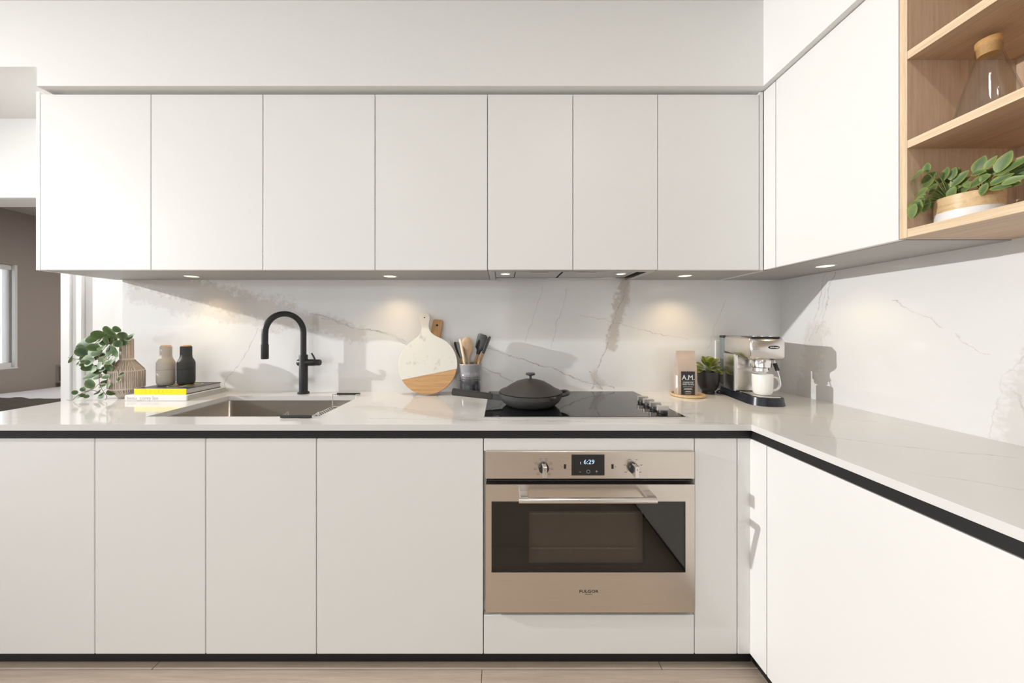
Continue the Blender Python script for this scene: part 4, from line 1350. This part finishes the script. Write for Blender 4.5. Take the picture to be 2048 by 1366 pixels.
mp = prism('marble_part', clip_poly(out_, True), (ctr, U2, V2, Nv), -0.012, 0.0, 'board_marble', bd_, 0.002)
prism('wood_part', clip_poly(out_, False), (ctr, U2, V2, Nv), -0.012, 0.0, 'board_wood', bd_, 0.002)
hc = ctr + V2 * 0.256
tube('hanging_hole', [hc - Nv * 0.001, hc + Nv * 0.0004], 0.0035, 'gap_dark', mp, 16)
st = thing('display_stand', 'small clear acrylic stand holding the round board', 'stand', (BXc, 1.73, ZC))
for dx in (-0.062, 0.060):
    x = BXc + dx
    prism('upright', [(0.000, 0.0), (0.085, 0.0), (0.085, 0.005), (0.056, 0.006), (0.080, 0.09), (0.075, 0.092), (0.050, 0.012), (0.036, 0.0068), (0.004, 0.0068), (0.004, 0.020), (0.0, 0.020)], ((x, 1.690, ZC), (0, 1, 0), (0, 0, 1), (1, 0, 0)), -0.002, 0.002, 'acrylic', st)
tube('cross_bar', [(BXc - 0.062, 1.768, ZC + 0.0035), (BXc + 0.060, 1.768, ZC + 0.0035)], 0.003, 'acrylic', st, 8)

# ---- wooden paddle board behind it
lean2 = math.radians(9)
po = Vector((-0.403, 1.792, ZC + 0.001))
V3 = Vector((0, math.sin(lean2) * 0.8, math.cos(lean2))).normalized(); N3 = Vector((1, 0, 0)).cross(V3)
ti = math.radians(-8)
U4 = Vector((1, 0, 0)) * math.cos(ti) + V3 * math.sin(ti); V4 = V3 * math.cos(ti) - Vector((1, 0, 0)) * math.sin(ti)
pb = thing('paddle_board', 'wooden paddle board with drilled handle behind the round board', 'board', tuple(po))
ol = [(-0.070, 0.012), (0.052, 0.012), (0.062, 0.022), (0.080, 0.225), (0.070, 0.245), (0.040, 0.262), (0.029, 0.280), (0.026, 0.395), (0.020, 0.404), (-0.020, 0.404), (-0.026, 0.395), (-0.029, 0.280), (-0.040, 0.262), (-0.070, 0.245), (-0.080, 0.225), (-0.080, 0.022)]
pm = prism('board', ol, (po, U4, V4, N3), 0.0, 0.014, 'board_wood_z', pb, 0.002)
hc = po + V4 * 0.372 + N3 * 0.014
tube('hanging_hole', [hc - N3 * 0.001, hc + N3 * 0.0006], 0.0065, 'gap_dark', pm, 16)

# ---- utensil crock
KX, KY = -0.167, 1.782
cr = thing('utensil_crock', 'glossy grey crock with ringed waist holding utensils', 'crock', (KX, KY, ZC))
kp_ = [(0.0, ZC), (0.052, ZC), (0.056, ZC + 0.004), (0.0575, ZC + 0.02), (0.0555, ZC + 0.050), (0.0545, ZC + 0.070), (0.0580, ZC + 0.074), (0.0545, ZC + 0.078), (0.0545, ZC + 0.082), (0.0580, ZC + 0.086), (0.0545, ZC + 0.090), (0.0545, ZC + 0.094), (0.0578, ZC + 0.098), (0.0545, ZC + 0.102),
       (0.0555, ZC + 0.125), (0.0590, ZC + 0.158), (0.0592, ZC + 0.161), (0.0570, ZC + 0.1625), (0.0545, ZC + 0.160), (0.0505, ZC + 0.100), (0.0505, ZC + 0.010), (0.0, ZC + 0.008)]
lathe('pot', kp_, KX, KY, 'crock_glaze', cr, 56, 60)
lathe('lip', [(0.0552, ZC + 0.1608), (0.0592, ZC + 0.1612), (0.0588, ZC + 0.1632), (0.0560, ZC + 0.1634)], KX, KY, 'clay_beige', cr, 56, 60)


def utensil(name, label, foot, top, hr, hmat, head, mat, face):
    """handle from foot to where the head starts, head outline (u across, v along) lofted with thickness"""
    foot, top = Vector(foot), Vector(top)
    d = (top - foot).normalized()
    L = head[-1][1]
    neck = top - d * L
    o = thing(name, label, 'utensil', tuple(foot), 0, 'utensils in the crock')
    tube('handle', [foot, neck + d * 0.008], hr, hmat, o, 12)
    n = Vector(face); n = (n - d * n.dot(d)).normalized()
    u = d.cross(n)
    V, F = [], []
    k = 12
    for (w, v, th, bow) in head:
        for q in range(k):
            a = 2 * PI * q / k
            V.append(neck + d * v + u * (w * math.cos(a)) + n * (th * math.sin(a) + bow))
    for i in range(len(head) - 1):
        for q in range(k):
            F.append((i * k + q, i * k + (q + 1) % k, (i + 1) * k + (q + 1) % k, (i + 1) * k + q))
    F.append(tuple(range(k))[::-1]); F.append(tuple((len(head) - 1) * k + q for q in range(k)))
    mk('head', V, F, mat, o, True, angle=60)
    return o


def kw(px, py, y):
    return ((px - 1002) * y / 664, y, 1.27 - (py - 656) * y / 664)


zb_ = ZC + 0.016
spoon = [(0.006, 0.0, 0.005, 0), (0.010, 0.015, 0.005, 0), (0.022, 0.045, 0.006, -0.002), (0.029, 0.075, 0.006, -0.004), (0.028, 0.10, 0.006, -0.003), (0.017, 0.119, 0.005, 0), (0.004, 0.125, 0.003, 0)]
spat = [(0.008, 0.0, 0.008, 0), (0.011, 0.012, 0.008, 0), (0.019, 0.030, 0.006, 0), (0.023, 0.075, 0.005, 0), (0.021, 0.090, 0.004, 0), (0.010, 0.097, 0.003, 0)]
slim = [(0.007, 0.0, 0.007, 0), (0.011, 0.012, 0.007, 0), (0.017, 0.035, 0.006, -0.002), (0.018, 0.065, 0.005, -0.003), (0.012, 0.085, 0.004, -0.002), (0.004, 0.092, 0.003, 0)]
turner = [(0.009, 0.0, 0.009, 0), (0.012, 0.010, 0.009, 0), (0.013, 0.020, 0.008, 0), (0.029, 0.034, 0.006, 0), (0.032, 0.060, 0.005, 0.002), (0.033, 0.092, 0.005, 0.006), (0.030, 0.106, 0.004, 0.010), (0.020, 0.112, 0.003, 0.012)]
stick = [(0.007, 0.0, 0.004, 0), (0.0085, 0.05, 0.004, 0), (0.009, 0.095, 0.004, 0), (0.005, 0.104, 0.003, 0)]
utensil('spatula', 'black silicone spatula leaning out behind the grey spoon in the crock', (KX + 0.020, KY + 0.036, zb_), kw(909, 684, 1.820), 0.006, 'acacia', slim, 'silicone_black', (-0.7, -0.7, 0.2))
utensil('serving_spoon', 'narrow dark grey silicone spoon beside the wooden stick in the crock', (KX + 0.020, KY - 0.022, zb_), kw(914, 684, 1.762), 0.006, 'acacia', slim, 'silicone_grey', (-0.75, -0.6, 0.3))
utensil('wooden_stick', 'thin pale wooden stirrer left of the wooden spoon in the crock', (KX + 0.004, KY - 0.036, zb_), kw(920, 678, 1.748), 0.0055, 'beech_pale', stick, 'beech_pale', (-0.6, -0.8, 0))
utensil('wooden_spoon', 'wooden spoon with big oval bowl standing in the crock', (KX + 0.002, KY + 0.006, zb_), kw(933, 674, 1.791), 0.0065, 'beech', spoon, 'beech', (0, -1, 0.1))
utensil('turner', 'broad black silicone turner with wooden handle in the crock', (KX - 0.020, KY + 0.021, zb_), kw(968, 669, 1.806), 0.0075, 'acacia', turner, 'silicone_black', (-0.45, -0.9, 0))
utensil('spatula', 'dark grey silicone spatula leaning beside the black turner in the crock', (KX - 0.014, KY - 0.009, zb_), kw(980, 673, 1.776), 0.0065, 'acacia', spat, 'silicone_grey', (0.97, -0.25, 0.1))

# ---- tray with the coffee bag
TX, TY = 0.972, 1.728
tr_ = lathe('wooden_tray', [(0.0, ZC), (0.076, ZC), (0.081, ZC + 0.003), (0.082, ZC + 0.012), (0.078, ZC + 0.0135), (0.074, ZC + 0.009), (0.072, ZC + 0.006), (0.0, ZC + 0.006)], TX, TY, 'tray_wood', None, 56, 40)
tag(tr_, 'round pale wooden tray under the coffee bag', 'tray')
bg = thing('coffee_bag', 'kraft paper coffee bag with black label on the wooden tray', 'bag', (0.962, 1.733, ZC + 0.0062), math.radians(-6))
bw, bdp, bh = 0.046, 0.028, 0.228
V, F = [], []
levels = [(0.0, 0.97, 1.0), (0.004, 1.0, 1.04), (0.05, 1.0, 1.02), (0.10, 0.99, 1.0), (0.145, 0.985, 0.90), (0.175, 0.985, 0.66), (0.200, 0.99, 0.32), (0.218, 0.99, 0.12), (bh, 0.99, 0.10)]
for (z, sx_, sy_) in levels:
    g_ = 0.75 if z > 0.02 else 0.95    # side gussets pinch in
    x, y = bw * sx_, bdp * sy_
    V += [(-x, -y, z), (-x * 0.4, -y * 1.06, z), (x * 0.4, -y * 1.06, z), (x, -y, z), (x * (g_ + 0.2), 0, z), (x, y, z), (0, y * 1.05, z), (-x, y, z), (-x * (g_ + 0.2), 0, z)]
n = 9
for i in range(len(levels) - 1):
    for q in range(n):
        F.append((i * n + q, i * n + (q + 1) % n, (i + 1) * n + (q + 1) % n, (i + 1) * n + q))
F.append(tuple(range(n))[::-1]); F.append(tuple((len(levels) - 1) * n + q for q in range(n)))
mk('paper_bag', V, F, 'kraft_paper', bg, True, True, 40)
box('label', -0.033, 0.033, -0.0318, -0.0302, 0.004, 0.124, 'label_black', bg, local=True)
LBL = -0.0320
text('label_heading', 'A.M.', 0.036, (0.001, LBL, 0.092), FRONT, 'ink_white', bg, local=True, sx=0.92)
box('label_rule', -0.029, 0.029, LBL - 0.0002, LBL + 0.0004, 0.0735, 0.0743, 'ink_white', bg, local=True)
text('label_line', 'COFFEE FOR', 0.0092, (0, LBL, 0.066), FRONT, 'ink_white', bg, local=True)
text('label_line', 'TIRED PEOPLE', 0.0092, (0, LBL, 0.057), FRONT, 'ink_white', bg, local=True)
for z, w in ((0.0445, 0.024), (0.036, 0.018), (0.0315, 0.021), (0.0215, 0.012), (0.018, 0.018), (0.009, 0.014)):
    box('label_fine_print', -w, w, LBL - 0.0002, LBL + 0.0004, z, z + 0.0016, 'ink_white', bg, local=True)
box('side_sticker', -0.0475, -0.0466, -0.024, 0.0, 0.012, 0.100, 'ink_white', bg, local=True)

# ---- succulent in the black pot
QX, QY = 1.116, 1.788
su = thing('potted_succulent', 'small green succulent in a black footed pot beside the coffee bag', 'plant', (QX, QY, ZC))
lathe('pot', [(0.0, ZC), (0.030, ZC), (0.031, ZC + 0.002), (0.030, ZC + 0.016), (0.038, ZC + 0.024), (0.048, ZC + 0.045), (0.0525, ZC + 0.075), (0.0545, ZC + 0.115), (0.0545, ZC + 0.119), (0.0515, ZC + 0.119), (0.050, ZC + 0.108), (0.0, ZC + 0.108)], QX, QY, 'pot_black', su, 48, 40)
lathe('soil', [(0.0, ZC + 0.113), (0.050, ZC + 0.1085)], QX, QY, 'soil', su, 24)
st_ = []
for k in range(19):
    a = k * 2.399
    ring_ = k / 19
    el = math.radians(74 - 90 * ring_)
    top = Vector((QX + (0.008 + 0.014 * ring_) * math.cos(a), QY + 0.010 * math.sin(a), ZC + 0.124 + 0.030 * (1 - ring_)))
    d = Vector((math.cos(a) * math.cos(el), math.sin(a) * math.cos(el) * 0.75, math.sin(el)))
    size = 0.046 + 0.012 * random.random()
    if d.y > 0.35:
        d.y *= 0.4
    nrm = Vector((-math.cos(a) * math.sin(el), -math.sin(a) * math.sin(el) - 0.5, math.cos(el) + 0.2))
    leaf(LM_FAT, top, d, nrm, size, su, 1.5)
    st_.append(([(QX, QY, ZC + 0.108), top], 0.0022))
tubes('stem', st_, 'stem_green', su, 5)

# ---- wall outlet behind the coffee machine
ou = thing('wall_outlet', 'white double wall outlet behind the coffee machine', 'outlet', (1.235, YW, 1.08))
box('cover_plate', 1.194, 1.276, YW - 0.006, YW - 0.0002, 1.080, 1.200, 'outlet_white', ou, 0.002, 2)
box('insert', 1.218, 1.252, YW - 0.008, YW - 0.006, 1.106, 1.174, 'outlet_white', ou, 0.0008)
for z in (1.122, 1.158):
    boxes('socket_slot', [(1.227, 1.2295, YW - 0.0084, YW - 0.0078, z - 0.005, z + 0.005), (1.2405, 1.243, YW - 0.0084, YW - 0.0078, z - 0.005, z + 0.005)], 'gap_dark', ou)

# ---- coffee machine: local frame, front towards -y, then turned
CMX, CMY = 1.241, 1.645
cm = thing('coffee_machine', 'narrow stainless steel espresso machine on black base', 'coffee machine', (CMX, CMY, ZC), math.radians(-9))
hw = 0.072
# base foot with rounded nose
bo_ = [(-hw - .004, 0.150), (-hw - .004, -0.100), (-hw + 0.004, -0.135), (-hw + 0.028, -0.158), (-0.015, -0.166), (0.015, -0.166), (hw - 0.028, -0.158), (hw - 0.004, -0.135), (hw + .004, -0.100), (hw + .004, 0.150)]
bm = bmesh.new()
lo = [bm.verts.new((x, y, 0.0)) for x, y in bo_]
hi = [bm.verts.new((x * 0.94, y * (0.955 if y < 0 else 0.99), 0.036)) for x, y in bo_]
bm.faces.new(lo[::-1]); bm.faces.new(hi)
for i in range(len(bo_)):
    j = (i + 1) % len(bo_)
    bm.faces.new((lo[i], lo[j], hi[j], hi[i]))
bmesh.ops.recalc_face_normals(bm, faces=bm.faces)
frombm('base', bm, 'plastic_black', cm, True, True, 40)
# drip tray plate
prism('drip_tray', [(-0.058, -0.010), (-0.058, -0.110), (-0.045, -0.140), (0.0, -0.152), (0.045, -0.140), (0.058, -0.110), (0.058, -0.010)], ((0, 0, 0.036), (1, 0, 0), (0, 1, 0), (0, 0, 1)), 0.0005, 0.005, 'chrome', cm, 0.001, True)
box('column', -hw, hw, 0.005, 0.118, 0.036, 0.222, 'steel_z', cm, 0.003, 2, True)
box('column_front', -hw + 0.006, hw - 0.006, -0.002, 0.006, 0.044, 0.215, 'steel_light', cm, 0.001, 1, True)
box('side_cover', -hw - 0.0012, -hw + 0.001, 0.012, 0.116, 0.038, 0.215, 'steel_z', cm, 0.0005, 1, True)
box('water_tank', -hw - 0.002, hw - 0.002, 0.119, 0.160, 0.050, 0.305, 'tank_grey', cm, 0.008, 3, True)
box('tank_cap', -hw - 0.003, hw - 0.001, 0.112, 0.161, 0.300, 0.314, 'plastic_black', cm, 0.005, 2, True)
# head: side profile with chamfered top and underside, swept across
hp = [(0.118, 0.224), (0.118, 0.300), (0.106, 0.314), (-0.108, 0.308), (-0.128, 0.292), (-0.130, 0.222), (-0.116, 0.206), (-0.075, 0.204), (-0.030, 0.216), (0.05, 0.2225)]
prism('head', hp, ((0, 0, 0), (0, 1, 0), (0, 0, 1), (1, 0, 0)), -hw, hw, 'steel_light', cm, 0.009, True, True)
box('top_panel', -hw + 0.012, hw - 0.012, -0.112, -0.020, 0.3065, 0.3125, 'plastic_black', cm, 0.002, 2, True)
for x in (-0.035, 0.0, 0.035):
    tube('button', [(x, -0.085, 0.310), (x, -0.085, 0.3155)], 0.011, 'chrome', cm, 16, True)
lathe('brew_group', [(0.0, 0.206), (0.040, 0.206), (0.042, 0.203), (0.042, 0.170), (0.038, 0.166), (0.0, 0.166)], 0.0, -0.072, 'chrome', cm, 40, 40, True)
lathe('filter_holder', [(0.0, 0.166), (0.033, 0.166), (0.034, 0.150), (0.024, 0.146), (0.0, 0.146)], 0.0, -0.072, 'steel_light', cm, 32, 40, True)
tube('steam_wand', smoothpath([(0.050, -0.085, 0.206), (0.056, -0.095, 0.165), (0.062, -0.105, 0.12), (0.064, -0.108, 0.085)], 5), 0.0024, 'chrome', cm, 8, True)
tube('steam_grip', [(0.0515, -0.088, 0.188), (0.0575, -0.098, 0.155)], 0.008, 'rubber_black', cm, 12, True)
tube('steam_dial', [(hw, 0.02, 0.280), (hw + 0.012, 0.02, 0.280)], 0.014, 'chrome', cm, 20, True)
# maker badge on the nose of the head
bdg = []
for k in range(24):
    a = 2 * PI * k / 24
    bdg.append((0.022 * math.copysign(abs(math.cos(a)) ** 0.6, math.cos(a)), 0.0075 * math.copysign(abs(math.sin(a)) ** 0.9, math.sin(a))))
prism('badge', bdg, ((0.024, -0.1302, 0.265), (1, 0, 0), (0, 0, 1), (0, -1, 0)), 0.0, 0.0012, 'plastic_black', cm, 0, True)
text('badge_text', "De'Longhi", 0.0085, (0.025, -0.1318, 0.265), FRONT, 'ink_white', cm, local=True, bold=0.0002)
# mains lead behind
tube('power_cord', smoothpath([(-0.02, 0.148, 0.05), (-0.05, 0.165, 0.02), (-0.085, 0.155, 0.008), (-0.10, 0.125, 0.006), (-0.082, 0.10, 0.006)], 6), 0.0035, 'rubber_black', cm, 8, True)

# ---- mug on the drip tray
Rm = Matrix.Rotation(math.radians(-9), 4, 'Z')
mp_ = Vector((CMX, CMY, 0)) + (Rm @ Vector((-0.001, -0.090, 0)))
MXx, MYy, MZ = mp_.x, mp_.y, ZC + 0.0412
mg = thing('coffee_mug', 'cream white mug standing under the espresso spout', 'mug', (MXx, MYy, MZ))
lathe('cup', [(0.0, MZ), (0.026, MZ), (0.033, MZ + 0.004), (0.0385, MZ + 0.014), (0.0400, MZ + 0.028), (0.0410, MZ + 0.094), (0.0400, MZ + 0.096), (0.0380, MZ + 0.094), (0.0365, MZ + 0.02), (0.030, MZ + 0.008), (0.0, MZ + 0.006)], MXx, MYy, 'mug_white', mg, 56, 50)
ang = math.radians(-12)
hdx, hdy = math.cos(ang), math.sin(ang)
tube('handle', smoothpath([(MXx + hdx * r, MYy + hdy * r, MZ + z) for r, z in ((0.038, 0.083), (0.056, 0.080), (0.069, 0.062), (0.068, 0.040), (0.055, 0.024), (0.037, 0.020))], 6), 0.0055, 'mug_white', mg, 12)

# ================================================================ ON THE OAK SHELVES
# planter on the bottom shelf
LX, LY, LZ = 1.302, 0.925, 1.5651
pl = thing('shelf_planter', 'low wood and white planter with leafy branches on the bottom shelf', 'plant', (LX, LY, LZ))
lathe('pot', [(0.0, LZ), (0.0575, LZ), (0.0590, LZ + 0.002), (0.0595, LZ + 0.030), (0.0, LZ + 0.030)], LX, LY, 'planter_white', pl, 48)
lathe('wood_band', [(0.0, LZ + 0.0302), (0.0596, LZ + 0.0302), (0.0600, LZ + 0.071), (0.0585, LZ + 0.072), (0.0555, LZ + 0.071), (0.0550, LZ + 0.060), (0.0, LZ + 0.058)], LX, LY, 'planter_wood', pl, 48)
lathe('soil', [(0.0, LZ + 0.066), (0.0550, LZ + 0.061)], LX, LY, 'soil', pl, 24)
LL = [(370, 310, 105, 130), (270, 390, 183, 210), (430, 440, 190, 240), (620, 390, 82, 150), (720, 390, 75, 140), (810, 460, 35, 190), (810, 545, 30, 200), (550, 500, 170, 170), (590, 660, 212, 260),
      (700, 665, 228, 150), (330, 635, 185, 200), (470, 575, 192, 150), (300, 735, 200, 180), (270, 790, 205, 200), (220, 840, 205, 220), (180, 890, 212, 180), (350, 810, 215, 150), (1090, 265, 62, 190),
      (1240, 240, 50, 150), (1060, 380, 172, 150), (1210, 390, 22, 180), (1070, 500, 188, 230), (1260, 505, 20, 150), (1420, 225, 58, 230), (1600, 260, 20, 250), (1460, 350, 2, 190), (1380, 470, 15, 180),
      (1450, 540, -10, 210), (1620, 400, 15, 200), (1140, 610, 228, 140), (1010, 660, 190, 140), (880, 600, 200, 150), (750, 600, 178, 120), (1370, 580, -5, 150), (1640, 310, 30, 180), (800, 360, 110, 100),
      (200, 935, 230, 90), (670, 450, 60, 150), (1150, 440, 95, 130), (930, 540, 150, 130), (1550, 480, 5, 170), (480, 760, 205, 160)]
roots = [Vector((LX - 0.012 + 0.012 * (q % 3), LY + 0.028 - 0.014 * q, LZ + 0.064)) for q in range(5)]
st_ = []
for (px, py, an, ln) in LL:
    sx_, sy_ = 1800 + px / 6.83, 290 + py / 6.83
    tx = (sx_ - 1002) / 664
    xw = min(1.262 + 0.035 * random.random(), 0.962 * tx)
    yw = xw / tx
    zw = 1.27 + (656 - sy_) * yw / 664
    zw = max(zw, 1.572)
    c0 = Vector((xw, yw, zw))
    s_ = ln / 6.83 * yw / 664
    a = math.radians(an)
    # along the picture horizontal means mostly along -y here
    d = Vector((0.12, -math.cos(a) * 0.62, math.sin(a)))
    d = d.normalized()
    if d.y > 0.2 and c0.y > 0.945:
        d.y *= 0.5
    nrm = Vector((-1.0, random.uniform(-0.7, 0.0), random.uniform(0.1, 0.7)))
    size = s_ * 1.25
    base = c0 - d * size * 0.5
    base.y = min(base.y, 0.985); 
    tip = base + d * size
    if tip.y > 0.982:
        base.y -= tip.y - 0.982
    base.z = max(base.z, 1.572 + max(0.0, -d.z * size))
    leaf(LM_LONG, base, d, nrm, size, pl, 0.98)
    rt = min(roots, key=lambda q: abs(q.y - base.y))
    mid = rt.lerp(base, 0.55) + Vector((0, 0, 0.012))
    st_.append((smoothpath([rt, mid, base], 4), 0.0010))
tubes('branch', st_, 'stem_green', pl, 5)

# glass flask with cork on the middle shelf
GXx, GYy, GZ = 1.325, 0.902, 1.8292
fk = thing('cork_flask', 'clear conical glass flask with cork stopper on the middle shelf', 'flask', (GXx, GYy, GZ))
lathe('glass', [(0.0, GZ), (0.060, GZ), (0.065, GZ + 0.004), (0.064, GZ + 0.012), (0.0232, GZ + 0.180), (0.0225, GZ + 0.205), (0.0235, GZ + 0.207), (0.0212, GZ + 0.207), (0.0210, GZ + 0.180), (0.0615, GZ + 0.012), (0.058, GZ + 0.005), (0.0, GZ + 0.004)], GXx, GYy, 'clear_glass', fk, 56, 50)
lathe('cork_stopper', [(0.0, GZ + 0.182), (0.0185, GZ + 0.182), (0.0209, GZ + 0.206), (0.0225, GZ + 0.208), (0.0230, GZ + 0.222), (0.0215, GZ + 0.224), (0.0, GZ + 0.224)], GXx, GYy, 'cork', fk, 40, 40)
tg = lathe('glass_tumbler', [(0.0, GZ), (0.030, GZ), (0.032, GZ + 0.002), (0.037, GZ + 0.095), (0.0355, GZ + 0.095), (0.031, GZ + 0.006), (0.0, GZ + 0.005)], 1.300, 0.772, 'clear_glass', None, 40, 50)
tag(tg, 'clear glass tumbler beside the corked flask', 'glass')
# pale book on the upper shelf
bk = thing('shelf_book', 'pale book lying on the upper oak shelf', 'book', (1.34, 0.74, 2.0952))
box('cover', 1.222, 1.44, 0.60, 0.835, 2.0953, 2.0985, 'book_white', bk)
box('pages', 1.225, 1.436, 0.604, 0.831, 2.0986, 2.1185, 'page_paper', bk)
box('cover', 1.222, 1.44, 0.60, 0.835, 2.1186, 2.122, 'book_white', bk)
